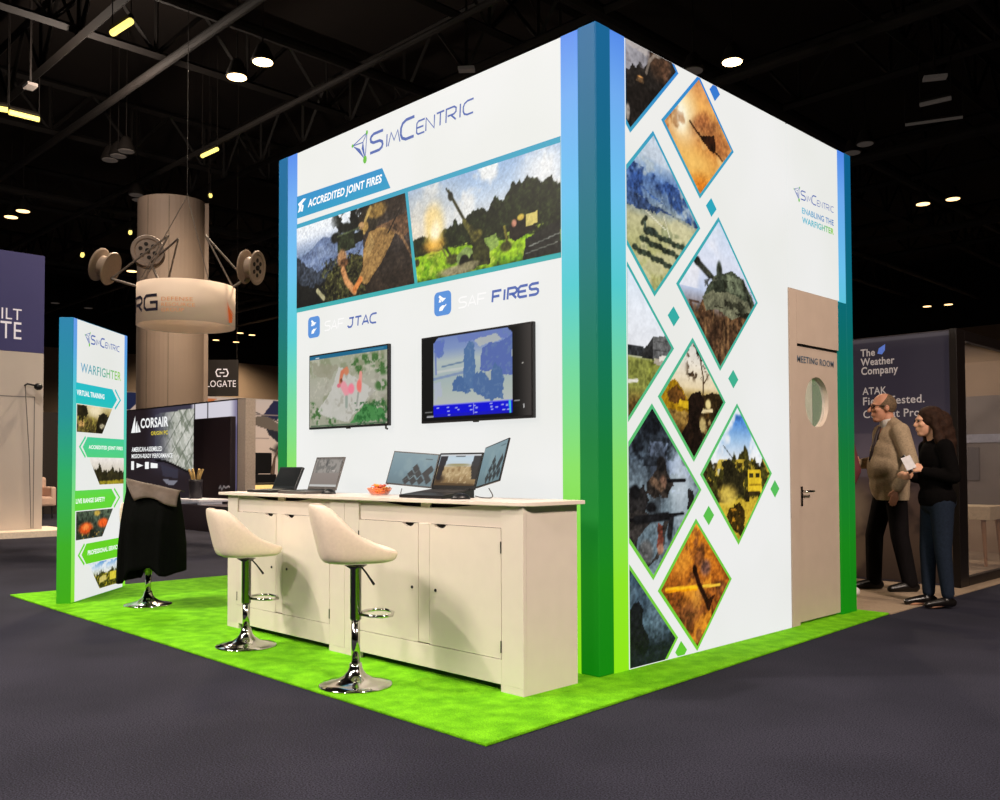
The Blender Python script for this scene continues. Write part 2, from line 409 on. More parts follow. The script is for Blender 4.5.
# door frame + door with a round window
fr = MB(); fr.box((-.1, 2.157, T0), (-.006, 2.268, 2.418)); fr.box((-.1, 2.27, 2.03), (-.006, 2.932, 2.418))
fr.build('door_frame', m_door, booth)
MB().box((-.03, 2.268, 2.014), (-.02, 2.934, 2.03)).build('door_shadow_line', m_gap, booth)  # dark strip stands in for the shadow line above the leaf
def plate_hole(mb, x0, x1, y0, y1, z0, z1, cy, cz, r, n=48):
    """leaf (thickness along x) with a round through hole"""
    ring = [(cy + r * math.cos(2 * math.pi * k / n), cz + r * math.sin(2 * math.pi * k / n)) for k in range(n)]
    out = []
    for k in range(n):
        a = 2 * math.pi * k / n; c, s = math.cos(a), math.sin(a)
        t = min(((y1 - cy) / c if c > 1e-6 else (y0 - cy) / c if c < -1e-6 else 9), ((z1 - cz) / s if s > 1e-6 else (z0 - cz) / s if s < -1e-6 else 9))
        out.append([cy + c * t, cz + s * t])
    for yy, zz in ((y0, z0), (y1, z0), (y1, z1), (y0, z1)):
        k = min(range(n), key=lambda i: (out[i][0] - yy) ** 2 + (out[i][1] - zz) ** 2); out[k] = [yy, zz]
    vs = [(x1, *p) for p in ring] + [(x1, *p) for p in out] + [(x0, *p) for p in ring] + [(x0, *p) for p in out]
    fs = []
    for k in range(n):
        j = (k + 1) % n
        fs += [(k, n + k, n + j, j), (2 * n + j, 3 * n + j, 3 * n + k, 2 * n + k), (k, j, 2 * n + j, 2 * n + k), (n + j, n + k, 3 * n + k, 3 * n + j)]
    return mb.add(vs, fs)
door = plate_hole(MB(), -.07, -.018, 2.272, 2.93, .03, 2.012, 2.592, 1.618, .187).build('door', m_door, booth)
m_glass = bpy.data.materials.new('clear glass'); m_glass.use_nodes = True
_b = m_glass.node_tree.nodes['Principled BSDF']; _b.inputs['Roughness'].default_value = .03; _b.inputs['Alpha'].default_value = .12
_b.inputs['Base Color'].default_value = (.75, .85, .8, 1); _b.inputs['Specular IOR Level'].default_value = .6
MB().lathe([(.187, 0), (.187, .006)], (-.055, 2.592, 1.618), 48, (1, 0, 0)).build('window_pane', m_glass, door)
pl_ = MB(); pl_.box((-.019, 2.318, .86), (-.012, 2.342, 1.0)); pl_.build('handle_plate', m_chromed, door)
hd = MB().tube([(-.014, 2.33, .965), (.025, 2.33, .965), (.034, 2.338, .965), (.034, 2.42, .965), (.024, 2.428, .962)], .0085); hd.build('handle', m_chrome, door, smooth=True)
PD = plane((-.018, 0, 0), (0, 1, 0), (1, 0, 0))
m_dletter = mat('slate blue door lettering', (88, 104, 120), .6, var=.02)
text('lettering', 'MEETING ROOM', PD, 2.285, 2.865, 1.897, 1.945, m_dletter, door, bold=.012)

def company_logo(P, parent, x0, z0, w, d=.003, thick=1., light=False):
    """node-triangle emblem + technical wordmark; w = wordmark width"""
    k = w / 1.062; mk = m_blue; mk2 = m_lblue if light else m_blue
    e = [(-.207, .104), (-.036, .158), (-.059, -.03)]
    E = [(x0 + a * k, z0 + b * k) for a, b in e]; c = (x0 - .085 * k, z0 + .1 * k)
    lines = strokes([[E[0], E[1]], [E[1], c], [E[0], c], [c, E[2]], [E[1], E[2]]], .008 * k * thick)
    fill = [[E[0], E[2], (x0 - .12 * k, z0 + .062 * k)], [E[2], c, (x0 - .1 * k, z0 + .06 * k)]]
    flat(lines + fill, P, d).build('emblem', mk, parent)
    for (a, b), r, asp in ((E[0], .012, 1), (E[1], .011, 1.6), (E[2], .021, 1.35)):
        MB().add([P(a + r * k * math.cos(2 * math.pi * j / 14), b + r * asp * k * math.sin(2 * math.pi * j / 14), d + .001) for j in range(14)], [tuple(range(14))]).build('emblem_dot', m_green, parent)
    big, sm = .128 * k, .086 * k
    spec = [('S', 0, .142, big, .02), ('I', .178, .200, sm, .0115), ('M', .206, .335, sm, .0115), ('C', .342, .482, big * 1.02, .02), ('E', .511, .592, sm, .012),
            ('N', .606, .690, sm, .012), ('T', .711, .786, sm, .012), ('R', .806, .900, sm, .012), ('I', .93, .95, sm, .012), ('C', .969, 1.062, sm, .012)]
    b1 = []; b2 = []
    for ch, a, b, h, t in spec:
        q = strokes(TECH[ch], t * k * thick, (b - a) * k, h, x0 + a * k, z0, .06)
        (b1 if h > sm * 1.2 else b2).extend(q)
    flat(b1 + b2, P, d).build('wordmark', mk, parent)
company_logo(PF, front, -2.043, 3.362, 1.062)
# banner
flat([[(-2.982, 3.08), (-1.812, 3.066), (-1.905, 3.226), (-2.982, 3.252)]], PF, .002).build('banner', m_acc, front)
text('banner_lettering', 'ACCREDITED JOINT FIRES', PF, -2.83, -1.915, 3.118, 3.195, m_ltext, front, d=.004, bold=.03, shear=.18, slope=-.012)
flat([[(-2.965, 3.12), (-2.93, 3.13), (-2.905, 3.185), (-2.85, 3.21), (-2.89, 3.218), (-2.935, 3.2), (-2.965, 3.19), (-2.945, 3.165)], [(-2.925, 3.125), (-2.9, 3.12), (-2.885, 3.165), (-2.905, 3.175)]], PF, .004).build('banner_emblem', m_ltext, front)
# photo strip border and two photographs
bd = [(-2.982, 2.345), (-.258, 2.33), (-.258, 3.025), (-2.982, 3.035)]
flat([bd], PF, .002).build('print_border', m_edge, front)
def p_soldier(p):
    p.vg((0, (40, 45, 48)), (.35, (62, 72, 84)), (.62, (120, 138, 168)), (.76, (170, 182, 205)), (.85, (225, 232, 242)), (1, (238, 242, 246)))
    p.below([(0, .62), (.12, .66), (.25, .8), (.36, .74), (.5, .7), (1, .7)], .05, 9, (108, 122, 152), 4); p.cloud(14, 8, (140, 154, 182), .5, .7, .6, (p.v < .7))
    p.below([(0, .66), (.1, .52), (.22, .4), (.32, .5), (.5, .4)], .16, 9, (62, 68, 78), 6); p.below([(0, .34), (.15, .26), (.3, .3), (.5, .2)], .2, 12, (30, 30, 28), 9)
    f = p.n(11, 21); p.mix(ss(.42, .5, f) * ss(.66, .8, p.v) * ss(.3, .42, p.u + .1 * (p.v - .8)), (34, 36, 30))
    p.mix(ss(.36, .42, f) * ss(.82, .88, p.v + .3 * (p.u - .6)) * ss(.45, .6, p.u), (28, 28, 26))
    p.ell(.36, .74, .035, .06, (40, 42, 36)); p.ell(.45, .82, .05, .06, (38, 40, 34))
    p.poly([(.6, .98), (1, .99), (1, 0), (.5, 0), (.6, .4)], (56, 46, 38), .9, .04)
    p.poly([(.28, 0), (.28, .3), (.36, .42), (.55, .5), (.62, .45), (.6, 0)], (58, 56, 36), 1, .12, 9); p.cloud(34, 31, (96, 96, 58), .5, .62, .8, (p.u > .24) * (p.u < .62) * (p.v < .5)); p.cloud(28, 33, (20, 20, 16), .55, .65, .8, (p.u > .25) * (p.u < .62) * (p.v < .52))
    p.poly([(.66, .72), (.6, .5), (.6, .32), (.56, .18), (.63, .1), (.74, .3), (.82, .48), (.86, .62), (.8, .7)], (146, 116, 74), 1, .03, 5); p.poly([(.66, .68), (.62, .5), (.64, .4), (.7, .55)], (178, 148, 100), .6)
    p.poly([(.68, .73), (.8, .74), (.92, .78), (1, .88), (1, .62), (.9, .5), (.86, .64), (.76, .7)], (96, 74, 56), 1, .03); p.line([(.76, .72), (.9, .56), (.98, .3)], .03, (124, 98, 72)); p.line([(.9, .86), (.8, .62)], .02, (40, 32, 26))
    p.poly([(.56, .88), (.6, .96), (.68, .99), (.76, .97), (.78, .88), (.73, .8), (.7, .7), (.6, .7), (.57, .78)], (56, 50, 40), 1, .02)
    p.ell(.71, .91, .075, .085, (134, 108, 62)); p.line([(.66, .96), (.62, .84), (.61, .7)], .045, (176, 148, 92)); p.ell(.615, .76, .03, .06, (150, 122, 74), .15); p.ell(.585, .79, .025, .04, (176, 140, 100), .2)
    p.poly([(.38, .74), (.52, .76), (.54, .56), (.38, .545)], (54, 60, 42), 1); p.line([(.38, .745), (.57, .775)], .02, (88, 96, 70)); p.poly([(.52, .72), (.6, .74), (.6, .62), (.53, .6)], (36, 38, 30), 1)
    p.ell(.42, .48, .04, .1, (168, 128, 92)); p.ell(.44, .42, .035, .05, (120, 86, 60)); p.line([(.43, .34), (.46, .2), (.53, .06)], .085, (196, 140, 96)); p.line([(.53, .08), (.58, .18)], .075, (206, 128, 74))
    p.line([(.2, .17), (.26, .06)], .055, (164, 158, 124)); p.grain(.18, 60, 50)
def p_howitzer(p):
    p.vg((.3, (214, 218, 216)), (.6, (204, 212, 220)), (.8, (176, 196, 222)), (1, (150, 176, 212)))
    p.cloud(3.2, 12, (238, 238, 234), .46, .66, .9); p.ell(.12, .72, .22, .26, (196, 196, 190), .8, .8); p.ell(.9, .8, .12, .18, (240, 240, 238), .8, .8); p.ell(.02, .5, .16, .16, (226, 212, 188), .9, .8)
    p.below([(0, .5), (.12, .47), (.25, .5), (.34, .53), (.45, .56), (.5, .63), (.56, .55), (.62, .66), (.66, .6), (.72, .74), (.84, .77), (.9, .66), (.95, .7), (1, .62)], .16, 15, (36, 42, 24), 3); p.cloud(30, 44, (56, 64, 36), .5, .66, .7, (p.v > .25) * (p.c[:, 0] < 60))
    p.below([(0, .28), (.3, .3), (.5, .26), (.8, .24), (1, .2)], .05, 10, (140, 176, 42), 5); p.cloud(7, 19, (92, 134, 24), .45, .65, .8, (p.v < .27)); p.cloud(16, 22, (186, 204, 84), .56, .72, .7, (p.v < .3)); p.below([(0, .05), (.5, .03), (1, .05)], .1, 12, (70, 100, 22), 15, .8, .04)
    p.poly([(.8, .2), (1, .3), (1, 0), (.78, 0)], (40, 40, 36), 1, .03); p.line([(.82, .12), (1, .18)], .012, (120, 122, 116)); p.line([(.8, .06), (.98, .1)], .01, (98, 100, 94))
    p.poly([(.7, .34), (.74, .4), (.86, .42), (.86, .28), (.74, .2), (.7, .24)], (38, 32, 26), 1, .03); p.poly([(.8, .42), (.87, .43), (.87, .32), (.8, .31)], (206, 188, 112)); p.ell(.73, .37, .015, .035, (186, 130, 110)); p.ell(.77, .41, .02, .03, (206, 178, 84)); p.line([(.67, .36), (.69, .18)], .03, (120, 112, 50)); p.ell(.68, .17, .035, .05, (78, 78, 36))
    p.line([(.24, .35), (.3, .17)], .02, (112, 110, 60)); p.line([(.26, .36), (.32, .2)], .03, (70, 74, 36)); p.ell(.33, .17, .05, .05, (76, 78, 40))
    p.ell(.2, .52, .06, .22, (255, 214, 120), .7, .85); p.ell(.205, .5, .035, .14, (255, 240, 200), .6, 1); p.ell(.17, .66, .04, .1, (246, 214, 150), .8, .8); p.ell(.19, .36, .07, .06, (236, 170, 70), .8, .7)
    p.poly([(.36, .2), (.42, .26), (.48, .22), (.48, .06), (.36, .06)], (122, 140, 84), 1, .02); p.poly([(.54, .3), (.62, .32), (.64, .2), (.56, .14)], (128, 150, 80), 1, .02); p.ell(.41, .1, .035, .09, (30, 30, 22), .1); p.ell(.47, .1, .03, .08, (34, 34, 24), .1)
    p.poly([(.43, .46), (.46, .48), (.52, .3), (.58, .2), (.58, .04), (.48, .05), (.46, .26)], (58, 58, 30), 1, .03); p.ell(.5, .36, .03, .05, (106, 100, 50)); p.line([(.3, .87), (.42, .5), (.47, .36)], .035, (70, 68, 40)); p.line([(.285, .9), (.335, .76)], .02, (50, 50, 36)); p.ell(.315, .81, .018, .05, (44, 44, 34), .2, 1, 20); p.line([(.41, .52), (.48, .32)], .06, (92, 88, 46))
    p.ell(.36, .05, .13, .05, (150, 142, 112), .4); p.ell(.45, .08, .06, .03, (126, 120, 92), .4); p.ell(.07, .22, .02, .04, (60, 56, 30)); p.grain(.12, 70, 51)
ph1 = [(-2.98, 2.378), (-1.552, 2.368), (-1.652, 2.997), (-2.98, 3.0)]
painted('photo_print', PF, ph1, (-2.98, -1.552, 2.37, 3.0), p_soldier, m_print, front, .0065, .004, label='photo of a soldier in a headset looking through a rangefinder')
ph2 = [(-1.522, 2.368), (-.259, 2.36), (-.259, 2.988), (-1.622, 2.997)]
painted('photo_print', PF, ph2, (-1.622, -.259, 2.36, 2.997), p_howitzer, m_print, front, .0065, .004, label='photo of a howitzer firing in a green field')
# product badges and names
def badge(x, z, w, h):
    n = 6; r = .035; pts = []
    for cx, cz, a0 in ((x + w - r, z + h - r, 0), (x + r, z + h - r, 90), (x + r, z + r, 180), (x + w - r, z + r, 270)):
        pts += [(cx + r * math.cos(R(a0 + 90 * k / n)), cz + r * math.sin(R(a0 + 90 * k / n))) for k in range(n + 1)]
    flat([pts], PF, .002).build('product_badge', m_badge, front)
    X = lambda a: x + w * a
    Z = lambda b: z + h * b
    g = [[(X(.28), Z(.78)), (X(.5), Z(.56)), (X(.72), Z(.7)), (X(.55), Z(.72)), (X(.34), Z(.86))], [(X(.28), Z(.56)), (X(.45), Z(.56)), (X(.34), Z(.72))],
         [(X(.3), Z(.2)), (X(.5), Z(.2)), (X(.66), Z(.4)), (X(.5), Z(.42)), (X(.34), Z(.34))], [(X(.6), Z(.3)), (X(.74), Z(.42)), (X(.7), Z(.46))]]
    flat(g, PF, .004).build('badge_emblem', m_ltext, front)
badge(-2.822, 2.128, .158, .16); badge(-1.355, 2.122, .165, .155)
flat(tech_word('JTAC', -2.31, -1.972, 2.158, 2.222, .013, .22, .1), PF, .003).build('product_name', m_blue, front)
flat(tech_word('SAF', -2.6, -2.36, 2.165, 2.23, .009, .22, .1), PF, .003).build('product_name', m_faint, front)
flat(tech_word('FIRES', -.815, -.437, 2.148, 2.212, .016, .22, .1), PF, .003).build('product_name', m_blue, front)
flat(tech_word('SAF', -1.12, -.875, 2.15, 2.214, .010, .22, .1), PF, .003).build('product_name', m_faint, front)

# diamond photographs on the aisle wall
def dia(cy, cz, hw, hh): return [(cy, cz - hh), (cy + hw, cz), (cy, cz + hh), (cy - hw, cz)]
def p_top(p):
    p.vg((0, (38, 34, 32)), (1, (44, 40, 36))); p.poly([(.45, .6), (.68, .6), (.7, .5), (.64, .42), (.6, .45), (.56, .4), (.53, .42), (.5, .37), (.45, .37)], (150, 148, 154), 1, .03); p.poly([(.45, .6), (.7, .6), (.66, .49), (.45, .53)], (176, 168, 164), .8, .04); p.cloud(9, 3, (128, 124, 128), .5, .66, .6, (p.v > .42) * (p.u < .64)); p.ell(.78, .5, .09, .1, (72, 54, 42), .5); p.line([(.66, .4), (.69, .48), (.74, .53), (.8, .54)], .022, (132, 120, 110)); p.ell(.86, .48, .05, .08, (104, 76, 58), .5, .8); p.ell(.6, .345, .035, .02, (210, 150, 90)); p.line([(.565, .33), (.6, .35), (.63, .335)], .014, (240, 190, 130)); p.cloud(12, 9, (26, 22, 20), .5, .6, .7, p.v < .36); p.ell(.475, .12, .02, .05, (150, 142, 134))
def p_jet(p):
    p.vg((0, (190, 108, 34)), (.3, (226, 158, 82)), (.5, (206, 138, 82)), (.75, (232, 168, 96)), (1, (206, 140, 100))); p.cloud(3.5, 3, (246, 196, 128), .5, .7, .8); p.ell(.26, .62, .16, .2, (255, 238, 190), .9); p.ell(.24, .6, .07, .1, (255, 250, 226), .8); p.ell(.6, .6, .2, .07, (140, 88, 54), .8, .8, 15); p.ell(.72, .5, .16, .08, (160, 100, 58), .8, .8); p.ell(.52, .64, .12, .05, (152, 96, 60), .8, .7, 30); p.cloud(7, 8, (150, 92, 52), .58, .74, .6, p.v > .35); p.ell(.4, .24, .24, .14, (246, 200, 120), .9, .7); p.ell(.52, .08, .12, .1, (206, 120, 40), .9)
    p.poly([(.5, .5), (.57, .525), (.66, .545), (.7, .565), (.73, .5), (.725, .44), (.7, .415), (.65, .415), (.58, .455), (.53, .475)], (50, 28, 16), 1, .01); p.line([(.37, .59), (.46, .53), (.56, .48)], .02, (58, 32, 18)); p.line([(.7, .43), (.77, .41), (.82, .38)], .016, (58, 32, 18)); p.poly([(.45, .545), (.52, .49), (.55, .5), (.5, .53)], (56, 32, 18))
def p_fields(p):
    p.vg((0, (140, 142, 96)), (.25, (168, 168, 116)), (.45, (186, 182, 142)), (.56, (110, 128, 150)), (.7, (92, 120, 168)), (.78, (150, 172, 200)), (.86, (196, 206, 214)), (1, (206, 214, 224)))
    q = p.v + .16 * (p.u - .5); p.mix(ss(.8, .84, q), (190, 202, 216)); m = (q > .56) & (q < .8); p.cloud(9, 5, (176, 190, 198), .5, .6, .8, m); p.cloud(6, 15, (52, 78, 128), .52, .62, .9, m & (q < .74)); p.poly([(.0, .62), (.3, .6), (.6, .54), (.7, .5), (.4, .52), (.1, .52)], (60, 80, 118), .9, .1); p.poly([(.05, .68), (.3, .65), (.62, .58), (.5, .62), (.2, .68)], (70, 96, 144), .9, .06)
    p.cloud(5, 25, (206, 200, 160), .5, .64, .7, q < .54); p.cloud(10, 26, (118, 126, 96), .6, .72, .6, q < .52); p.line([(.42, .5), (.62, .42)], .008, (220, 216, 190)); p.line([(.6, .5), (.66, .38)], .008, (216, 212, 186)); p.line([(.42, .46), (.38, .42)], .03, (70, 76, 62))
    for k, (a, b, c, d) in enumerate(((.4, .385, .82, .335), (.36, .33, .76, .275), (.29, .265, .68, .2))):
        p.line([(a, b), (c, d)], .022, (52, 60, 50))
        for j in range(9):
            t = (j + .5) / 9; p.ell(a + (c - a) * t, b + (d - b) * t + .006 * ((j * 7 + k) % 3 - 1), .028, .02, (58, 66, 54), .25)
    p.cloud(4, 29, (150, 132, 74), .5, .65, .6, q < .2); p.ell(.41, .41, .012, .03, (74, 84, 74)); p.ell(.47, .39, .06, .022, (50, 58, 52), .3); p.grain(.12, 50, 61)
def p_tank(p):
    p.vg((0, (66, 48, 34)), (.34, (92, 70, 50)), (.5, (186, 198, 226)), (.7, (214, 220, 238)), (.86, (206, 218, 240)), (1, (132, 178, 220))); p.cloud(2.5, 6, (240, 238, 242), .4, .6, .7, p.v > .5)
    p.poly([(.3, .44), (.46, .33), (.9, .46), (1, .5), (1, 0), (0, 0), (.2, .32)], (100, 76, 54), 1, .02); p.cloud(26, 9, (64, 46, 34), .45, .6, .8, p.v < .42); p.mix(ss(.5, .62, fbm(p.u * 40, p.v * 4, 5)) * (p.v < .4) * .7, (134, 106, 74))
    p.poly([(.31, .47), (.5, .52), (.95, .44), (.94, .5), (.8, .63), (.66, .67), (.46, .62), (.34, .52)], (78, 84, 68), 1, .02); p.poly([(.3, .46), (.33, .37), (.45, .4), (.64, .35), (.95, .42), (.93, .47), (.6, .52), (.42, .52)], (112, 112, 92), 1, .03); p.poly([(.42, .42), (.95, .36), (.95, .42), (.64, .39), (.5, .42)], (44, 40, 32), .9, .03); p.line([(.22, .68), (.38, .605)], .05, (64, 66, 58)); p.line([(.36, .62), (.5, .56)], .035, (72, 74, 62)); p.ell(.24, .675, .035, .03, (48, 48, 44)); p.ell(.5, .64, .035, .07, (58, 62, 52)); p.poly([(.42, .57), (.56, .6), (.58, .52), (.44, .5)], (50, 54, 44)); p.poly([(.58, .64), (.76, .63), (.82, .52), (.62, .52)], (104, 110, 90), 1, .02); p.line([(.8, .62), (.9, .46)], .03, (52, 54, 46)); p.ell(.42, .24, .1, .05, (56, 40, 30), .6, .8, 60); p.cloud(18, 39, (36, 36, 28), .56, .66, .7, (p.v > .36) & (p.v < .6) & (p.u > .32))
def p_barn(p):
    p.vg((0, (92, 88, 44)), (.3, (128, 130, 66)), (.4, (142, 146, 84)), (.44, (224, 226, 232)), (.7, (226, 232, 242)), (1, (206, 222, 240)))
    p.below([(0, .42), (1, .41)], .02, 8, (134, 138, 74), 3); p.cloud(9, 4, (104, 108, 50), .5, .66, .8, p.v < .4); p.poly([(.5, .49), (.7, .48), (.7, .42), (.5, .42)], (58, 60, 62)); p.poly([(.66, .44), (.79, .56), (.79, .41), (.66, .42)], (50, 50, 50)); p.poly([(.78, .55), (1, .58), (1, .42), (.78, .42)], (104, 104, 104)); p.line([(.78, .52), (1, .54)], .006, (78, 78, 78)); p.line([(.78, .47), (1, .48)], .006, (78, 78, 78)); p.poly([(.8, .42), (.98, .44), (.96, .38), (.78, .39)], (170, 160, 146)); p.poly([(.84, .44), (.95, .45), (.95, .42), (.84, .41)], (226, 220, 210)); p.line([(.52, .27), (.62, .28)], .02, (226, 222, 210)); p.ell(.6, .1, .12, .1, (96, 74, 40), .8)
def p_lone(p):
    p.vg((0, (56, 42, 24)), (.35, (130, 104, 56)), (.52, (168, 140, 76)), (.6, (226, 206, 168)), (.8, (226, 218, 204)), (1, (206, 204, 200)))
    p.poly([(0, .5), (.1, .58), (.22, .66), (.32, .6), (.42, .5), (.45, .4), (0, .4)], (150, 116, 24), 1, .06); p.poly([(.12, .54), (.26, .6), (.38, .54), (.38, .46), (.14, .46)], (96, 66, 30), 1, .06); p.poly([(.3, .5), (.45, .48), (.46, .42), (.28, .44)], (206, 168, 40), .9, .04); p.poly([(.6, .52), (.78, .58), (1, .56), (1, 0), (.5, 0)], (54, 42, 24), 1, .05); p.cloud(14, 7, (200, 180, 130), .56, .66, .8, (p.u > .55) * (p.v < .44)); p.cloud(9, 12, (92, 66, 30), .5, .62, .8, p.v < .42)
    f = p.n(20, 5); p.mix(ss(.46, .54, f) * ss(.2, .1, np.abs(p.u - .56)) * ss(.62, .7, p.v), (66, 52, 38)); p.line([(.64, .5), (.65, .68), (.6, .86)], .018, (76, 58, 38)); p.line([(.64, .62), (.74, .72)], .01, (76, 58, 38)); p.ell(.72, .47, .04, .04, (222, 202, 142)); p.line([(.6, .41), (.78, .42)], .028, (226, 206, 160)); p.ell(.63, .3, .05, .06, (180, 160, 110))
    p.poly([(.42, .5), (.5, .56), (.6, .58), (.66, .5), (.64, .42), (.58, .36), (.62, .2), (.66, .1), (.5, 0), (.38, .2), (.42, .32)], (34, 24, 18), 1, .03); p.poly([(.44, .34), (.3, .2), (.4, .1), (.5, .2)], (40, 28, 20), 1, .03)
def p_team(p):
    p.vg((0, (116, 130, 138)), (.2, (92, 106, 114)), (.5, (128, 142, 150)), (.7, (72, 82, 92)), (1, (28, 32, 38))); p.cloud(3, 6, (164, 178, 188), .46, .66, .8, p.v < .65); p.cloud(13, 8, (160, 176, 204), .56, .64, .9, (p.v > .48) * (p.v < .78) * (p.u > .45)); p.cloud(8, 18, (30, 34, 40), .46, .58, .9, p.v > .64); p.ell(.78, .52, .1, .2, (196, 206, 214), .9, .7); p.ell(.55, .62, .1, .2, (44, 48, 54), .6, .8)
    p.poly([(.46, .56), (.5, .6), (.53, .63), (.56, .68), (.62, .67), (.64, .61), (.69, .58), (.7, .53), (.64, .47), (.56, .44), (.5, .47), (.44, .5)], (56, 50, 46), 1, .06); p.ell(.585, .655, .045, .045, (38, 36, 36), .2); p.poly([(.48, .46), (.6, .46), (.58, .38), (.5, .36)], (84, 92, 98), .8, .08); p.line([(.6, .56), (.82, .56)], .022, (26, 26, 28)); p.ell(.6, .55, .035, .04, (128, 100, 84)); p.line([(.5, .56), (.58, .52)], .05, (96, 78, 64))
    p.poly([(.0, .5), (.26, .5), (.42, .54), (.46, .46), (.4, .36), (.2, .32), (0, .3)], (44, 42, 42), 1, .06); p.ell(.33, .5, .05, .04, (26, 26, 28)); p.poly([(.85, .5), (.9, .5), (.92, .38), (.84, .38)], (48, 46, 46), 1, .04); p.poly([(.2, .38), (.42, .4), (.5, .34), (.36, .24), (.34, .16), (.48, .1), (.54, .16), (.56, .26), (.64, .34), (.6, .2), (.54, .12), (.44, .07), (.28, .12), (.22, .2)], (58, 54, 52), 1, .04); p.poly([(.55, .32), (.6, .3), (.58, .16), (.53, .18)], (112, 66, 54), 1, .03); p.ell(.43, .16, .07, .07, (92, 92, 92)); p.ell(.57, .17, .03, .03, (160, 120, 100)); p.ell(.24, .24, .02, .05, (200, 140, 90)); p.line([(.22, .345), (.8, .365)], .02, (22, 22, 24)); p.line([(.34, .345), (.64, .355)], .05, (30, 30, 32)); p.ell(.48, .41, .05, .03, (28, 28, 30)); p.line([(.68, .34), (.66, .24)], .05, (34, 34, 36)); p.grain(.12, 40, 71)
def p_truck(p):
    p.vg((0, (150, 112, 36)), (.3, (196, 164, 62)), (.45, (150, 130, 56)), (.6, (222, 228, 234)), (.75, (150, 186, 226)), (.9, (70, 122, 200)), (1, (86, 140, 206))); p.cloud(4, 8, (240, 242, 244), .48, .6, .9, p.v > .5); p.below([(0, .56), (.12, .6), (.22, .5), (.35, .6), (.5, .62), (.62, .66), (.75, .58), (.9, .64), (1, .56)], .2, 14, (70, 66, 30), 5); p.cloud(20, 9, (196, 168, 64), .54, .64, .9, (p.v < .6)); p.cloud(16, 19, (38, 32, 18), .55, .66, .8, p.v < .58); p.below([(0, .3), (1, .34)], .06, 12, (196, 166, 60), 15)
    p.poly([(.28, .58), (.38, .62), (.52, .52), (.6, .5), (.58, .36), (.4, .34), (.3, .44)], (48, 44, 26), 1, .06); p.line([(.3, .7), (.44, .6)], .008, (60, 66, 60)); p.poly([(.64, .53), (.82, .53), (.84, .4), (.84, .36), (.64, .36)], (222, 186, 52)); p.poly([(.66, .505), (.72, .505), (.72, .475), (.66, .475)], (70, 62, 34)); p.poly([(.75, .505), (.81, .505), (.81, .475), (.75, .475)], (70, 62, 34)); p.line([(.66, .42), (.82, .42)], .012, (140, 112, 30)); p.poly([(.6, .38), (.66, .37), (.66, .3), (.6, .3)], (46, 40, 22)); p.poly([(.78, .36), (.83, .36), (.83, .3), (.78, .3)], (46, 40, 22)); p.line([(.66, .36), (.8, .36)], .03, (60, 50, 26)); p.ell(.36, .35, .12, .07, (226, 196, 96), .5, .8); p.poly([(.38, .26), (.5, .28), (.58, .24), (.56, .06), (.42, .1), (.34, .2)], (66, 52, 20), 1, .08); p.cloud(22, 33, (210, 150, 44), .58, .68, .8, p.v < .26)
def p_drone(p):
    p.vg((0, (88, 50, 20)), (.3, (120, 70, 30)), (.6, (176, 104, 36)), (.85, (206, 126, 40)), (1, (186, 110, 40))); p.cloud(5, 4, (232, 150, 50), .5, .66, .9, p.u < .7); p.cloud(7, 14, (120, 76, 46), .52, .66, .8); p.ell(.62, .62, .07, .06, (120, 86, 74), .5); p.ell(.4, .3, .16, .1, (92, 58, 40), .8, .8); p.ell(.5, .42, .06, .1, (230, 160, 70), .8, .6); p.ell(.3, .68, .1, .1, (226, 150, 60), .9, .7)
    p.line([(.1, .5), (.5, .48)], .03, (250, 186, 40)); p.line([(.1, .485), (.5, .465)], .016, (236, 150, 20)); p.line([(.58, .48), (.82, .47)], .022, (246, 196, 70)); p.line([(.47, .62), (.53, .5), (.62, .38), (.66, .31)], .05, (44, 22, 14)); p.ell(.475, .61, .03, .04, (40, 20, 12), .2); p.poly([(.64, .36), (.74, .4), (.69, .32), (.66, .3)], (50, 24, 14)); p.line([(.64, .36), (.74, .395)], .018, (60, 28, 16))
def p_night(p):
    p.vg((0, (34, 40, 44)), (.3, (48, 58, 64)), (.5, (70, 86, 96)), (.75, (46, 60, 72)), (1, (30, 44, 58))); p.cloud(5, 5, (92, 110, 122), .54, .7, .6, p.v > .3); p.vg((.3, (30, 34, 38)), (.5, (44, 54, 62)), (.62, (92, 112, 122)), (.75, (66, 82, 94)), (1, (48, 66, 80))); p.cloud(5, 5, (104, 122, 132), .52, .7, .5, p.v > .5); p.poly([(.5, .72), (.56, .75), (.61, .755), (.64, .7), (.64, .62), (.69, .57), (.7, .5), (.66, .44), (.66, .3), (.45, .3)], (30, 32, 34), 1, .04); p.below([(.5, .46), (.8, .5), (1, .52)], .06, 9, (32, 36, 42), 8, .9, .05)
DIA = [  # centre y, z, half width, half height, painter, description
    (.31, 3.545, .49, .49, p_top, 'photo of a soldier in dark gear, cut by the top edge'), (1.022, 3.212, .407, .392, p_jet, 'photo of a dark jet in an orange sky'),
    (.532, 2.633, .492, .491, p_fields, 'aerial photo of fields and hedges'), (1.235, 2.25, .481, .495, p_tank, 'photo of a tracked gun on a bank'),
    (.237, 1.854, .49, .49, p_barn, 'photo of a grey barn'), (.926, 1.557, .37, .383, p_lone, 'photo of a soldier in silhouette by a tree'),
    (.497, 1.003, .51, .512, p_team, 'photo of soldiers aiming rifles in grey smoke'), (1.435, 1.097, .443, .461, p_truck, 'photo of a yellow military truck'),
    (.943, .425, .404, .404, p_drone, 'photo of a drone in an orange sky'), (.252, .13, .49, .49, p_night, 'photo of a figure at night, cut by the ground')]
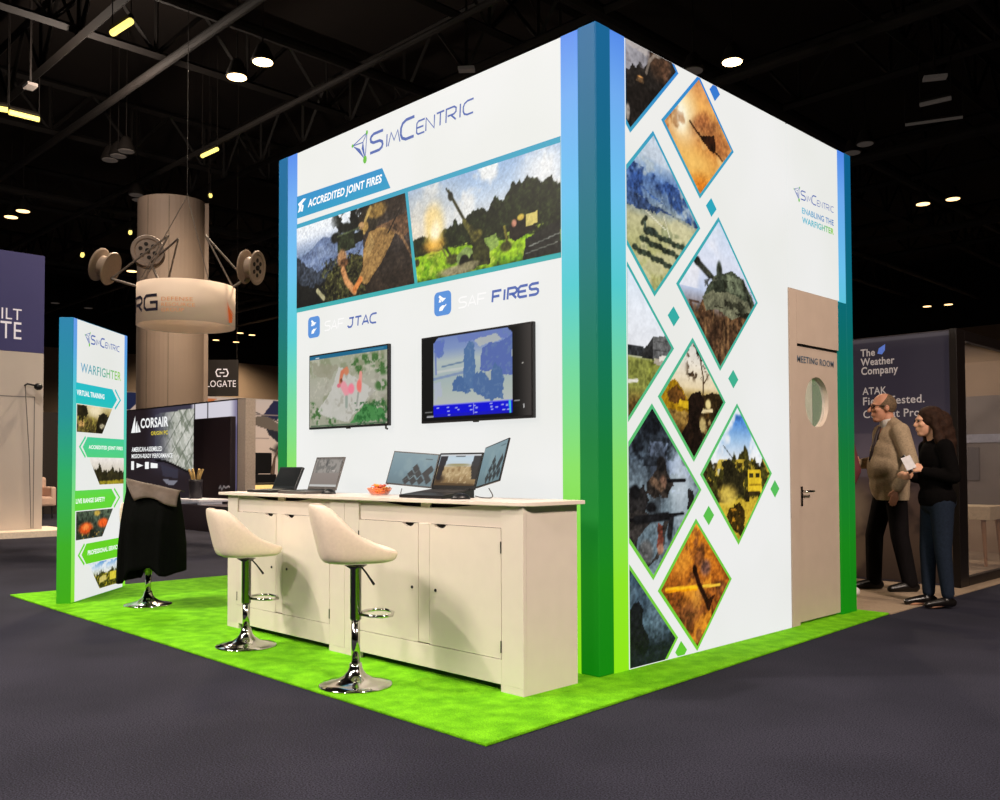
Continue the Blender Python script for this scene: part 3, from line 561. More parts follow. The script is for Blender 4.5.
for cy, cz, hw, hh, fn, lab in DIA:
    full = dia(cy, cz, hw, hh); inn = dia(cy, cz, hw - .03, hh - .03)
    def cut(p):
        p = clip_poly(p, -1, 0, -.27); p = clip_poly(p, 0, 1, 3.588); return clip_poly(p, 0, -1, -.02)
    flat([cut(full)], PR, .002).build('print_border', m_edge, side)
    painted('photo_print', PR, cut(inn), (cy - hw, cy + hw, cz - hh, cz + hh), fn, m_print, side, .0075, .004, label=lab)
for cy, cz in ((1.205, 3.548), (1.15, 2.79), (.724, 2.047), (1.391, 1.713), (1.915, .991), (1.084, .841), (.77, .046)):
    flat([clip_poly(clip_poly(dia(cy, cz, .062, .061), 0, -1, -.02), 0, 1, 3.588)], PR, .003).build('accent_diamond', m_acc, side)
# header lettering
company_logo(PR, header, 2.345, 3.088, .525, thick=.9, light=True)
def grad(c0, c1, c2):
    return lambda t: np.stack([np.interp(t, [0, .55, 1], [c0[k], c1[k], c2[k]]) for k in range(3)], 1)
text('slogan', 'ENABLING THE', PR, 2.36, 2.868, 2.985, 3.03, m_vtext, header, bold=.02, colf=grad((110, 190, 215), (100, 150, 200), (90, 130, 190)))
text('slogan', 'WARFIGHTER', PR, 2.36, 2.868, 2.915, 2.962, m_vtext, header, bold=.03, colf=grad((110, 190, 215), (110, 190, 200), (140, 210, 50)))

# ================================================================== WALL SCREENS
def television(label, x0, x1, z0, z1, fn, step):
    t = thing('television', label, 'television', (x0, .003, z0), group='wall screens on the booth')
    w = x1 - x0; h = z1 - z0
    MB().box((0, -.038, 0), (w, -.012, h)).build('casing', m_black, t, bevel=.004)
    MB().box((w * .25, -.012, h * .2), (w * .75, 0, h * .8)).build('wall_bracket', m_blackm, t)
    MB().box((w * .49, -.036, -.007), (w * .53, -.022, 0)).build('logo_tab', m_blackm, t)
    P = plane((0, -.038, 0), (1, 0, 0), (0, -1, 0))
    painted('display', P, [(.012, .016), (w - .012, .016), (w - .012, h - .012), (.012, h - .012)], (.012, w - .012, .016, h - .012), fn, m_screen, t, step, .001)
    return t
def p_map(p):
    p.vg((0, (158, 160, 140)), (.5, (172, 170, 156)), (1, (160, 164, 140))); p.cloud(5, 3, (132, 138, 108), .5, .66, .7); p.cloud(18, 5, (196, 192, 176), .56, .7, .6)
    p.poly([(.4, .82), (.58, .66), (.86, .44), (.64, .2), (.52, .05), (.32, .1), (.1, .2), (.3, .5)], (198, 196, 190), .85, .05); p.cloud(9, 14, (150, 146, 132), .6, .7, .5, (p.v < .7)); p.poly([(.02, .9), (.4, .82), (.3, .68), (.06, .72)], (150, 146, 126), .7, .1)
    for x, y, r in ((.08, .2, .1), (.14, .1, .1), (.03, .3, .06), (.3, .05, .08), (.62, .82, .08), (.72, .86, .08), (.86, .84, .1), (.95, .72, .1), (.93, .5, .08), (.9, .25, .1), (.68, .72, .06)):
        m = ss(.42, .56, p.n(16, 33)) * (1 - ss(.6, 1.2, np.hypot((p.u - x), (p.v - y)) / r)); p.mix(m * .9, (62, 104, 50))
    p.poly([(.55, .03), (.72, .28), (.95, .2), (.98, .05)], (56, 132, 62), .8, .08); p.cloud(20, 41, (34, 88, 40), .5, .62, .7, (p.u > .6) * (p.v < .3))
    p.line([(.42, .6), (.44, .72), (.5, .76)], .07, (206, 120, 90)); p.ell(.5, .73, .03, .05, (200, 130, 96)); p.line([(.43, .62), (.45, .56)], .05, (120, 66, 46)); p.line([(.46, .54), (.5, .46)], .13, (226, 150, 160)); p.ell(.4, .55, .025, .03, (214, 110, 126)); p.ell(.56, .49, .04, .07, (236, 130, 150)); p.line([(.5, .38), (.5, .26)], .06, (150, 160, 150)); p.line([(.68, .68), (.67, .46)], .07, (224, 150, 140)); p.ell(.66, .52, .03, .08, (230, 120, 110)); p.line([(.65, .42), (.63, .26)], .04, (156, 158, 150))
    p.mix(p.v > .945, (30, 104, 140)); p.line([(.08, .97), (.13, .97)], .012, (210, 226, 230)); p.line([(.7, .972), (.96, .972)], .01, (140, 190, 205)); p.line([(.02, .012), (.98, .012)], .02, (60, 90, 66))
def p_thermal(p):
    p.vg((0, (16, 16, 16)), (1, (20, 20, 20))); p.mix(ss(.84, 1, p.u), (62, 58, 56)); cut = (p.u > .115) * (p.u < .845) * (p.v < 1 - .0 * p.u) * (p.v > .04); r = .07
    cut = cut * ((p.v < .93) | ((p.u - .115) > (p.v - .93) * .7)) * ((p.v < .93) | ((.845 - p.u) > (p.v - .93) * .7)); b = p.c.copy()
    p.vg((.18, (182, 188, 186)), (.35, (172, 184, 178)), (.5, (162, 178, 180)), (.7, (176, 188, 186)), (.85, (128, 148, 192)), (1, (112, 132, 188)))
    p.line([(.12, .5), (.48, .56)], .03, (128, 146, 178)); p.line([(.2, .64), (.46, .68)], .02, (110, 132, 158)); p.line([(.14, .58), (.45, .6)], .03, (196, 200, 198), .8)
    p.poly([(.115, .96), (.22, .96), (.22, .78), (.17, .76), (.12, .8)], (96, 116, 186), 1, .05); p.line([(.135, .8), (.14, .56)], .03, (112, 128, 184)); p.poly([(.34, .99), (.6, .99), (.84, .99), (.84, .9), (.6, .86), (.54, .9), (.36, .9)], (106, 124, 186), 1, .05); p.poly([(.5, .9), (.7, .95), (.76, .86), (.6, .85), (.55, .83)], (178, 184, 182), .9, .05)
    p.poly([(.42, .82), (.46, .9), (.5, .86), (.52, .6), (.5, .34), (.4, .34), (.4, .5), (.41, .7)], (82, 114, 160), 1, .06); p.poly([(.58, .8), (.66, .86), (.74, .84), (.84, .92), (.84, .46), (.76, .48), (.68, .56), (.64, .52), (.56, .56)], (88, 108, 172), 1, .05); p.poly([(.31, .42), (.35, .5), (.42, .46), (.48, .3), (.4, .32), (.3, .34)], (74, 106, 154), 1, .08); p.poly([(.54, .56), (.64, .5), (.7, .62), (.76, .5), (.78, .2), (.68, .2), (.58, .24), (.5, .3), (.48, .5)], (78, 108, 156), 1, .1); p.poly([(.61, .52), (.66, .54), (.66, .42), (.64, .44)], (176, 184, 176), .9, .05); p.cloud(22, 7, (110, 136, 170), .56, .7, .5, p.c[:, 0] < 110); p.poly([(.12, .2), (.2, .3), (.2, .45), (.12, .45)], (176, 180, 212), .5, .1)
    p.mix((p.v < .185) * 1., (14, 14, 214)); p.mix((p.v < .07) * 1., (22, 22, 190)); p.mix((np.abs(p.v - .185) < .008) * 1., (120, 120, 230))
    for x, y in ((.15, .15), (.25, .15), (.255, .1), (.26, .06), (.33, .14), (.35, .11), (.46, .15), (.47, .1), (.5, .15), (.52, .12), (.515, .07), (.65, .16), (.655, .12), (.66, .09), (.7, .11), (.75, .14), (.79, .13), (.76, .08), (.8, .08)): p.line([(x, y), (x + .015, y)], .014, (170, 176, 240))
    p.line([(.43, .175), (.43, .05)], .006, (200, 200, 240)); p.line([(.82, .17), (.825, .05)], .03, (70, 200, 220)); p.line([(.5, .175), (.5, .05)], .006, (150, 150, 235))
    p.c = np.where(cut[:, None] > 0, p.c, b); p.line([(.03, .1), (.1, .1)], .006, (120, 120, 120)); p.line([(.05, .05), (.11, .05)], .014, (180, 180, 184)); p.line([(.86, .17), (.9, .17)], .008, (150, 150, 150)); p.line([(.86, .11), (.92, .11)], .006, (120, 120, 120)); p.line([(.935, .13), (.938, .09)], .012, (220, 220, 220)); p.line([(.88, .05), (.94, .05)], .006, (120, 120, 120)); p.ell(.93, .58, .006, .01, (190, 186, 180))
tv1 = television('black framed wall screen showing a pale aerial map with pink smoke', -2.752, -1.789, 1.431, 1.989, p_map, .006)
MB().tube([(.925, -.03, .004), (.93, -.032, -.018), (.945, -.032, -.022)], .007).build('sensor', m_black, tv1)
television('black framed wall screen showing a blue thermal view of trees', -1.443, -.447, 1.43, 1.988, p_thermal, .006)

# ================================================================== SIGN TOWER
tower = thing('sign_tower', 'slim backlit sign tower with gradient edge and arrow banners at the turf corner', 'sign', (-4.891, -.963, T0), R(45))
TH = 2.41
MB().box((-.12, -.025, 0), (0, 1.095, TH)).build('tower_body', m_ppost, tower, bevel=.004)
PT = plane((0, 0, -T0), (0, 1, 0), (1, 0, 0))
face = flat([[(.045, .02), (1.03, .02), (1.03, 2.418), (.045, 2.418)]], PT, .002).build('printed_face', m_white, tower)
flat([[(-.022, .02), (.045, .02), (.045, 2.42), (-.022, 2.42)], [(1.03, .02), (1.092, .02), (1.092, 2.42), (1.03, 2.42)]], PT, .002).build('edge_strip', m_pstrip, tower)
company_logo(PT, face, .305, 2.245, .6, d=.005, thick=1.15, light=True)
text('title', 'WARFIGHTER', PT, .112, .945, 1.972, 2.055, m_vtext, face, d=.005, bold=.01, colf=grad((105, 165, 205), (95, 175, 160), (150, 215, 60)))
def arrow_r(z0, z1):
    zm = (z0 + z1) / 2
    flat([[(.03, z0), (.76, z0), (.865, zm), (.76, z1), (.03, z1)]], PT, .004).build('arrow_banner', m_pban, face)
    flat(strokes([[(.82, z0), (.94, zm), (.82, z1)]], .022), PT, .004).build('chevron', m_pban, face)
def arrow_l(z0, z1):
    zm = (z0 + z1) / 2
    flat([[(.255, z0), (1.03, z0), (1.03, z1), (.255, z1), (.165, zm)]], PT, .004).build('arrow_banner', m_pban, face)
    flat(strokes([[(.22, z0), (.11, zm), (.22, z1)]], .022), PT, .004).build('chevron', m_pban, face)
arrow_r(1.70, 1.878); arrow_l(1.243, 1.42); arrow_r(.785, .957); arrow_l(.315, .492)
for body, a, b, z0, z1 in (('VIRTUAL TRAINING', .04, .585, 1.771, 1.818), ('ACCREDITED JOINT FIRES', .278, 1.0, 1.307, 1.35), ('LIVE RANGE SAFETY', .045, .62, .846, .888), ('PROFESSIONAL SERVICES', .28, .95, .388, .43)):
    text('banner_lettering', body, PT, a, b, z0, z1, m_ltext, face, d=.006, bold=.03)
def p_t1(p):
    p.vg((0, (70, 60, 34)), (.5, (120, 104, 58)), (1, (206, 190, 140))); p.ell(.5, .85, .2, .25, (240, 224, 186), .8); p.poly([(0, 1), (.25, 1), (.3, .7), (.15, .4), (0, .2)], (46, 40, 24), 1, .1); p.poly([(.6, .7), (.75, .8), (1, .6), (1, 0), (.5, 0), (.55, .3)], (40, 36, 24), 1, .08); p.ell(.7, .28, .07, .1, (190, 180, 150)); p.cloud(12, 4, (150, 140, 70), .5, .62, .8, (p.v < .6) * (p.u < .55)); p.ell(.12, .3, .08, .12, (190, 150, 96)); p.cloud(16, 14, (30, 26, 16), .55, .65, .8, p.v < .5)
def p_t2(p):
    p.vg((0, (96, 92, 40)), (.2, (150, 140, 60)), (.45, (206, 196, 178)), (1, (238, 230, 224))); p.below([(0, .7), (.2, .55), (.3, .8), (.36, .5), (.6, .55), (.65, .7), (.72, .5), (.9, .55), (1, .5)], .3, 14, (52, 48, 30), 5); p.below([(0, .1), (1, .16)], .1, 12, (150, 136, 44), 8)
def p_t3(p):
    p.vg((0, (60, 66, 58)), (.5, (70, 82, 70)), (1, (84, 96, 80))); p.cloud(8, 4, (44, 52, 46), .5, .6, .8); p.ell(.25, .38, .17, .2, (226, 92, 40), .4); p.ell(.72, .5, .14, .16, (228, 96, 44), .4); p.ell(.25, .42, .09, .1, (236, 130, 70), .5); p.ell(.55, .88, .08, .1, (190, 160, 80), .4); p.cloud(14, 9, (190, 150, 70), .6, .68, .8, p.v < .2); p.poly([(.36, .3), (.46, .34), (.5, .05), (.36, .05)], (40, 44, 36), 1, .05)
def p_t4(p):
    p.vg((0, (96, 104, 30)), (.25, (140, 140, 40)), (.5, (190, 190, 150)), (.75, (206, 220, 236)), (1, (96, 150, 210))); p.cloud(5, 4, (240, 242, 244), .5, .6, .8, p.v > .5); p.below([(0, .7), (.2, .5), (.35, .62), (.5, .5), (.65, .66), (.8, .55), (1, .7)], .3, 12, (60, 60, 24), 6); p.cloud(18, 8, (176, 160, 50), .54, .64, .9, p.v < .5); p.poly([(.6, .5), (.78, .5), (.78, .22), (.6, .22)], (214, 196, 70)); p.poly([(.3, .42), (.5, .45), (.5, .25), (.3, .2)], (206, 190, 110), 1, .05)
painted('photo_print', PT, [(.05, 1.458), (.55, 1.458), (.757, 1.695), (.05, 1.695)], (.05, .757, 1.458, 1.695), p_t1, m_print, face, .009, .005)
painted('photo_print', PT, [(.505, 1.0), (1.03, 1.0), (1.03, 1.238), (.285, 1.238)], (.285, 1.03, 1.0, 1.238), p_t2, m_print, face, .009, .005)
painted('photo_print', PT, [(.055, .536), (.57, .532), (.795, .773), (.055, .778)], (.055, .795, .532, .778), p_t3, m_print, face, .009, .005)
painted('photo_print', PT, [(.525, .07), (1.03, .07), (1.03, .305), (.3, .312)], (.3, 1.03, .07, .312), p_t4, m_print, face, .009, .005)

# ================================================================== COUNTER: two cabinets under one worktop
m_inside = mat('dark cabinet interior', (60, 52, 44), .8)
def cabinet(label, x0, w, doors):
    t = thing('storage_cabinet', label, 'cabinet', (x0, -.59, T0), group='white cabinets of the counter')
    z = lambda a: a - T0
    Y0, Y1 = 0, .41; fb = .024
    c = MB(); (a0, a1), (b0, b1) = doors
    c.box((0, Y0, z(.05)), (a0 - .003, fb, z(.951))); c.box((b1 + .003, Y0, z(.05)), (w, fb, z(.951)))
    c.box((a1 + .003, Y0, z(.182)), (b0 - .003, fb, z(.838)))
    c.box((a0 - .003, Y0, z(.05)), (b1 + .003, fb, z(.176)))
    c.build('face_frame', m_paint, t, bevel=.002)
    for u, v in ((0, .158), (w - .158, w)):
        MB().box((u, Y0, 0), (v, fb, z(.05))).build('foot', m_paint, t)
    s = MB(); s.box((0, fb, 0), (.018, Y1, z(.951))); s.box((w - .018, fb, 0), (w, Y1, z(.951))); s.box((.018, Y1 - .015, z(.05)), (w - .018, Y1, z(.951)))
    s.build('carcass', m_paint, t)
    MB().box((.018, .05, z(.09)), (w - .018, Y1 - .015, z(.1))).build('shelf', m_inside, t)
    mid = (a1 + b0) / 2
    PZ = plane((0, .012, -T0), (1, 0, 0), (0, -1, 0))
    fz = MB()
    fz.prism([(a0 - .003, .838), (mid, .838), (mid, .951), (mid - .04, .951), (mid - .04, .926), (mid - .2, .93), (a0 + .16, .949), (a0 - .003, .951)], PZ, -.012, 0)
    fz.prism([(mid, .838), (b1 + .003, .838), (b1 + .003, .951), (b1 - .2, .949), (mid + .2, .93), (mid + .04, .926), (mid + .04, .951), (mid, .951)], PZ, -.012, 0)
    fz.build('frieze', m_paint, t)
    MB().box((.018, .04, z(.84)), (w - .018, .05, z(.95))).build('slot_shadow', m_gap, t)  # dark sheet behind the slots imitates the shade inside
    PD_ = plane((0, 0, -T0), (1, 0, 0), (0, -1, 0))
    for k, (u, v) in enumerate(doors):
        nc = v - .085 if k == 0 else u + .085
        arc = [(nc + .05 * math.cos(R(q)), .835 - .02 * math.sin(R(q))) for q in range(0, 181, 20)]
        d = MB().prism([(u, .179), (v, .179), (v, .835)] + arc + [(u, .835)], PD_, -.022, .001).build('door', m_paint, t)
        kx = v - .05 if k == 0 else u + .05
        MB().lathe([(.0085, 0), (.0085, .004)], (kx, -.001, z(.478)), 14, (0, -1, 0)).build('keyhole', m_black, d)
        hx = u - .0015 if k == 0 else v + .0015
        for hz in (.21, .71): MB().tube([(hx, -.002, z(hz)), (hx, -.002, z(hz + .06))], .0035, 8).build('hinge', m_chromed, d)
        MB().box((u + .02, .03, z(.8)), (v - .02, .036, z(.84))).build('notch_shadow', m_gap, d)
    return t
cabinet('left white cabinet of the counter, nearer the sign tower', -2.945, 1.433, ((.14, .65), (.738, 1.276)))
cabinet('right white cabinet of the counter, with its plain end by the corner post', -1.51, 1.51, ((.149, .7), (.8, 1.353)))
PW = lambda a, b, d=0.: (a, b, .952 + d)
wp = [(-3.03, -.17), (-3.03, -.62)] + [(-.06 + .11 * math.sin(R(q)), -.51 - .11 * math.cos(R(q))) for q in range(0, 91, 15)] + [(.05, -.17)]
wt = MB().prism(wp, PW, 0, .021).build('worktop', m_top, None, bevel=.003)
tag(wt, 'long white worktop with a rounded corner across both counter cabinets', 'worktop')
ZT = .973
# ================================================================== BAR STOOLS
def stool(label, x, y, rz, zs, lean=1.):
    t = thing('bar_stool', label, 'bar stool', (x, y, T0), R(rz), 'bar stools at the counter')
    MB().lathe([(.19, 0), (.191, .006), (.186, .011), (.14, .02), (.09, .034), (.058, .055), (.04, .078), (.033, .1), (.031, .115)], n=40).build('base', m_chrome, t, smooth=True)
    zl = zs - .015; zj = zs - .3
    MB().lathe([(.023, .1), (.023, zj + .01)], n=24).build('lower_column', m_chrome, t, smooth=True)
    MB().lathe([(.026, zj), (.0295, zj + .004), (.0295, zl - .02), (.06, zl)], n=24).build('gas_column', m_chromed, t, smooth=True)
    zf = zj + .03
    lp = [(.025, .02, zf), (.06, .09, zf), (.12, .125, zf), (.175, .1, zf), (.195, 0, zf), (.175, -.1, zf), (.12, -.125, zf), (.06, -.09, zf), (.025, -.02, zf)]
    MB().tube(lp, .009, 8).build('footrest', m_chrome, t, smooth=True)
    MB().tube([(.02, -.03, zl), (.05, -.06, zl - .04), (.085, -.09, zl - .095)], [.005, .005, .007], 8).build('height_lever', m_black, t, smooth=True)
    # bucket seat: bottom - outside wall - rim - inside wall - cushion
    n = 40; mb = MB(); rows = []
    for k in range(n):
        q = 2 * math.pi * k / n; c, s = math.cos(q), math.sin(q)
        e = .7; cx = math.copysign(abs(c) ** e, c); sy = math.copysign(abs(s) ** e, s)
        rx = .215 if c > 0 else .2
        X = rx * cx; Yy = .205 * sy
        h = float(np.interp(X, [-.2, -.125, -.075, -.02, .04, .12, .22], [.31, .308, .265, .19, .135, .09, .062]))
        ln = -.05 * (h / .31) ** 1.2 * lean if c < .2 else 0
        zi = min(h - .012, .07)
        col = [(X * .25, Yy * .25, 0), (X * .75, Yy * .75, .0), (X * .93, Yy * .93, .012), (X * .98 + ln * .25, Yy * .99, max(.03, h * .35)), (X + ln * .75, Yy * (1 + .03 * h / .3), max(.04, h * .75)), (X * .985 + ln, Yy * (1 - .06 * max(0, h - .2) / .11), h - .012),
               (X * .93 + ln, Yy * .93 * (1 - .06 * max(0, h - .2) / .11), h), (X * .86 + ln, Yy * .87 * (1 - .06 * max(0, h - .2) / .11), h - .014), (X * .84 + ln * .5, Yy * .86, max(zi, h * .55)), (X * .78, Yy * .8, zi), (X * .5, Yy * .5, .062), (X * .15, Yy * .15, .058)]
        rows.append([(a, b, d + zs) for a, b, d in col])
    m = len(rows[0]); vs = [p for r in rows for p in r]; fs = []
    for k in range(n):
        j = (k + 1) % n
        for i in range(m - 1): fs.append((k * m + i, j * m + i, j * m + i + 1, k * m + i + 1)[::-1])
    fs.append(tuple(k * m for k in range(n))); fs.append(tuple(k * m + m - 1 for k in range(n - 1, -1, -1)))
    mb.add(vs, fs); o = mb.build('seat', m_cream, t, smooth=True); sb = o.modifiers.new('soft', 'SUBSURF'); sb.levels = 1; sb.render_levels = 2
    return t
stool('cream bucket bar stool nearest the camera, in front of the right cabinet', -.797, -1.023, 60, .64)
stool('cream bucket bar stool in front of the left cabinet, seen from behind', -2.163, -.883, 74, .572)
stool('bar stool beside the sign tower with a dark jacket over it', -4.342, -.551, 135, .55, .5)
# jacket thrown over the far stool
m_jacket = mat('black cloth', (5, 6, 5), .95, var=.2, scale=40, bump=.15, spec=.05)
m_lining = mat('grey brown lining', (80, 68, 58), .7, var=.15, scale=25, bump=.1)
jk = thing('jacket', 'black jacket with grey-brown lining draped over the far bar stool', 'jacket', (-4.225, -.665, 0), R(45.1))
def jk_surf(u, k, push=0.):
    """u around 0..1, k from ridge 0 to hem 1 ; wide axis local x"""
    a = 2 * math.pi * u; cx = math.copysign(abs(math.cos(a)) ** .6, math.cos(a)); sy = math.copysign(abs(math.sin(a)) ** .8, math.sin(a))
    w0 = .2 + .04 * min(1, k * 1.5) + .012 * k; x = .1 + (w0 + .0) * cx - .012 * k
    s = (x + .12) / .42
    zt = 1.055 - .1 * min(1, max(0, s)); zh = float(np.interp(x, [-.24, -.16, -.07, -.02, .08, .16, .2, .26, .33], [.26, .225, .235, .33, .345, .36, .31, .285, .31]))
    zz = zt + (zh - zt) * k
    ty = .03 + .17 * min(1, k * 2.4) ** .6 + .02 * k
    fold = (.016 * math.sin(x * 55 + 1.3) + .01 * math.sin(x * 117)) * min(1, k * 1.6)
    return (x, (ty + push) * sy + fold * sy, zz)
N, K = 64, 22
vs = [jk_surf(i / N, (j / K)) for j in range(K + 1) for i in range(N)]
fs = [(j * N + i, j * N + (i + 1) % N, (j + 1) * N + (i + 1) % N, (j + 1) * N + i)[::-1] for j in range(K) for i in range(N)]
fs.append(tuple(range(N)))
o = MB().add(vs, fs).build('shell', m_jacket, jk, smooth=True); o.modifiers.new('thick', 'SOLIDIFY').thickness = -.006
# lining flap folded over the front (front = local -y)
fl = []; NU, NK = 20, 8
for j in range(NK + 1):
    for i in range(NU + 1):
        b = i / NU; k = j / NK
        x = -.1 + .44 * b + (.11 * k * (1 - b)); zt = 1.062 - .1 * b; zb = .885 - .02 * b + .03 * math.sin(b * 5)
        zz = zt + (zb - zt) * k; kk = max(0, (zt - zz) / .75); ty = .035 + .17 * min(1, kk * 2.4) ** .6 + .03
        fl.append((x, -ty + .008 * math.sin(b * 13 + k * 2) - .012 * math.sin(k * 3.1), zz + .004))
fsq = [(j * (NU + 1) + i, (j + 1) * (NU + 1) + i, (j + 1) * (NU + 1) + i + 1, j * (NU + 1) + i + 1) for j in range(NK) for i in range(NU)]
top = [(p[0], .03, p[2] - .01) for p in fl[:NU + 1]]; n0 = len(fl); fl += top
fsq += [(i, i + 1, n0 + i + 1, n0 + i) for i in range(NU)]
o = MB().add(fl, fsq).build('lining', m_lining, jk, smooth=True); o.modifiers.new('thick', 'SOLIDIFY').thickness = .006

# ================================================================== ON THE WORKTOP
m_grey = mat('grey laptop shell', (92, 88, 86), .4, .3)
m_key = mat('dark keyboard', (40, 38, 38), .6)
def laptop(label, x, y, w, hgt, tilt, depth, shell, fn, thick=.009, base_h=.016, rz=0):
    t = thing('laptop', label, 'laptop', (x, y, ZT), R(rz), 'laptops on the counter')
    fh = min(base_h, .018); PB2 = lambda a, b, d=0.: (d, a, b)
    MB().prism([(-depth, 0), (0, 0), (0, base_h), (-depth, fh)], PB2, 0, w).build('base', shell, t, bevel=.002)
    zk = lambda y: base_h + (fh - base_h) * (-y / depth)
    MB().prism([(-depth * .55, zk(-depth * .55) - .001), (-.025, zk(-.025) - .001), (-.025, zk(-.025) + .002), (-depth * .55, zk(-depth * .55) + .002)], PB2, .02, w - .02).build('keyboard', m_key, t)
    c, s = math.cos(R(tilt)), math.sin(R(tilt))
    def PL(a, b, d=0.): return (a, s * b - c * d, base_h + c * b + s * d)
    lid = MB().prism([(0, 0), (w, 0), (w, hgt), (0, hgt)], PL, -thick, 0).build('lid', shell, t, bevel=.002)
    e = .011
    painted('display', PL, [(e, e + .012), (w - e, e + .012), (w - e, hgt - e), (e, hgt - e)], (e, w - e, e + .012, hgt - e), fn, m_screen, lid, .006, .0008)
    MB().tube([(.04, 0, base_h), (w - .04, 0, base_h)], .006, 8).build('hinge', m_black, t)
    return t
def d_off(p): p.vg((0, (30, 27, 26)), (1, (24, 22, 22))); p.ell(.3, .8, .5, .3, (44, 40, 38), .9, .7)
def d_grey(p):
    p.vg((0, (136, 126, 120)), (.5, (146, 136, 130)), (1, (132, 126, 122))); p.poly([(.03, .5), (.95, .5), (.95, .97), (.03, .97)], (156, 150, 144)); p.cloud(9, 3, (112, 110, 106), .5, .6, .8, p.v > .5); p.ell(.45, .82, .04, .12, (96, 94, 92)); p.ell(.1, .75, .05, .2, (122, 118, 114)); p.mix((p.v < .06) * 1., (196, 196, 194)); p.line([(.7, .57), (.82, .57)], .03, (206, 196, 190))
def d_desert(p):
    p.vg((0, (120, 96, 66)), (.3, (176, 150, 108)), (.6, (190, 166, 126)), (.64, (196, 206, 214)), (.85, (196, 214, 226)), (1, (188, 206, 218))); p.cloud(8, 3, (146, 118, 80), .5, .64, .8, p.v < .6); p.cloud(12, 5, (214, 192, 152), .55, .68, .7, p.v < .6); p.ell(.1, .2, .12, .15, (70, 54, 40), .6); p.below([(0, .1), (1, .05)], .06, 8, (90, 70, 48), 6); p.poly([(0, .2), (.12, .16), (.2, .9), (.2, 1), (0, 1)], (40, 36, 40), .92); p.poly([(.82, .6), (.84, 1), (1, 1), (1, .2), (.9, .2)], (46, 44, 46), .9); p.mix(p.v > .95, (206, 210, 214)); p.line([(.4, .93), (.62, .93)], .02, (40, 40, 44)); p.ell(.5, .66, .3, .04, (160, 150, 110))
def d_wall(p):
    p.vg((0, (96, 120, 130)), (.5, (110, 138, 150)), (1, (122, 148, 158))); p.cloud(3, 4, (134, 158, 164), .5, .7, .5)
    for x, y in ((.42, .14), (.58, .14), (.74, .16), (.9, .2), (.5, .34), (.66, .36), (.82, .38), (.58, .54), (.9, .52)):
        if x < .95: p.poly([(x - .085, y), (x, y - .15), (x + .085, y), (x, y + .15)], (34, 36, 40), .95)
    p.line([(.3, .05), (.56, .32), (.7, .6)], .012, (120, 136, 140), .6); p.line([(.75, .9), (.95, .9)], .012, (60, 76, 84)); p.line([(.75, .85), (.9, .85)], .01, (70, 86, 92))
def d_wall2(p): d_wall(p); p.c = p.c * .92 + np.array((150, 160, 146)) * .1
laptop('small rugged black laptop at the left end of the counter', -2.80, -.32, .30, .172, 24, .2, m_black, d_off, .02, .022)
laptop('thin grey laptop with a grey screen, second from the counter\'s left end', -2.365, -.3, .342, .238, 19, .235, m_grey, d_grey, .009, .022)
tri = laptop('dark laptop between two add-on monitors, showing a desert scene', -1.035, -.3, .375, .226, 19, .245, m_black, d_desert, .01, .046)
def side_mon(label, x, y, z, w, h, psi, tilt, sgn, fn):
    t = thing('portable_monitor', label, 'monitor', (x, y, z), 0, 'add-on monitors beside the laptop')
    c, s = math.cos(R(tilt)), math.sin(R(tilt)); ex = Vector((1, 0, 0)); el = Vector((0, s, c)); en = Vector((0, -c, s)); cp, sp = math.cos(R(psi)), math.sin(R(psi)) * sgn
    wd = ex * cp + en * sp; nn_ = en * cp - ex * sp
    def PL(a, b, d=0.): return tuple(wd * a + el * b + nn_ * d)
    x0, x1 = (-w, 0) if sgn < 0 else (0, w)
    fr_ = MB().prism([(x0, 0), (x1, 0), (x1, h), (x0, h)], PL, -.009, 0).build('frame', m_grey if False else m_black, t, bevel=.002)
    e = .008
    painted('display', PL, [(x0 + e, e), (x1 - e, e), (x1 - e, h - e), (x0 + e, h - e)], (x0 + e, x1 - e, e, h - e), fn, m_screen, fr_, .006, .0008)
    br = MB().prism([((x1 if sgn < 0 else x0) + q_[0], h * q_[1]) for q_ in ((-.012, .35), (.012, .35), (.012, .6), (-.012, .6))], PL, -.016, -.009)
    br.build('hinge_bracket', m_black, t)
    return t
side_mon('slate blue add-on monitor at the left of the dark laptop', -1.03, -.305, ZT + .05, .36, .215, 12, 19, -1, d_wall)
side_mon('angled add-on monitor at the right of the dark laptop', -.645, -.305, ZT + .055, .36, .245, 24, 19, 1, d_wall2)
def mouse(label, x, y, rz):
    o = MB().ell((0, 0, .0), (.055, .032, .034), 20, 12).build('computer_mouse', m_black, None, smooth=True)
    for v in o.data.vertices: v.co.z = max(v.co.z, 0)
    o.location = (x, y, ZT); o.rotation_euler = (0, 0, R(rz)); tag(o, label, 'mouse', 'mice on the counter')
mouse('black computer mouse in front of the thin grey laptop', -1.96, -.4, 20)
mouse('black computer mouse in front of the dark laptop between the monitors', -.555, -.5, 60)
m_cable = mat('dark grey cable', (64, 64, 66), .5)
def cable(label, pts):
    cu = []
    P = [Vector(p) for p in pts]
    for i in range(len(P) - 1):
        p0 = P[max(i - 1, 0)]; p1 = P[i]; p2 = P[i + 1]; p3 = P[min(i + 2, len(P) - 1)]
        for k in range(8):
            t = k / 8; cu.append(.5 * ((2 * p1) + (p2 - p0) * t + (2 * p0 - 5 * p1 + 4 * p2 - p3) * t * t + (3 * p1 - p0 - 3 * p2 + p3) * t ** 3))
    cu.append(P[-1]); o = MB().tube(cu, .003, 6).build('cable', m_cable, None, smooth=True); tag(o, label, 'cable', 'monitor cables')
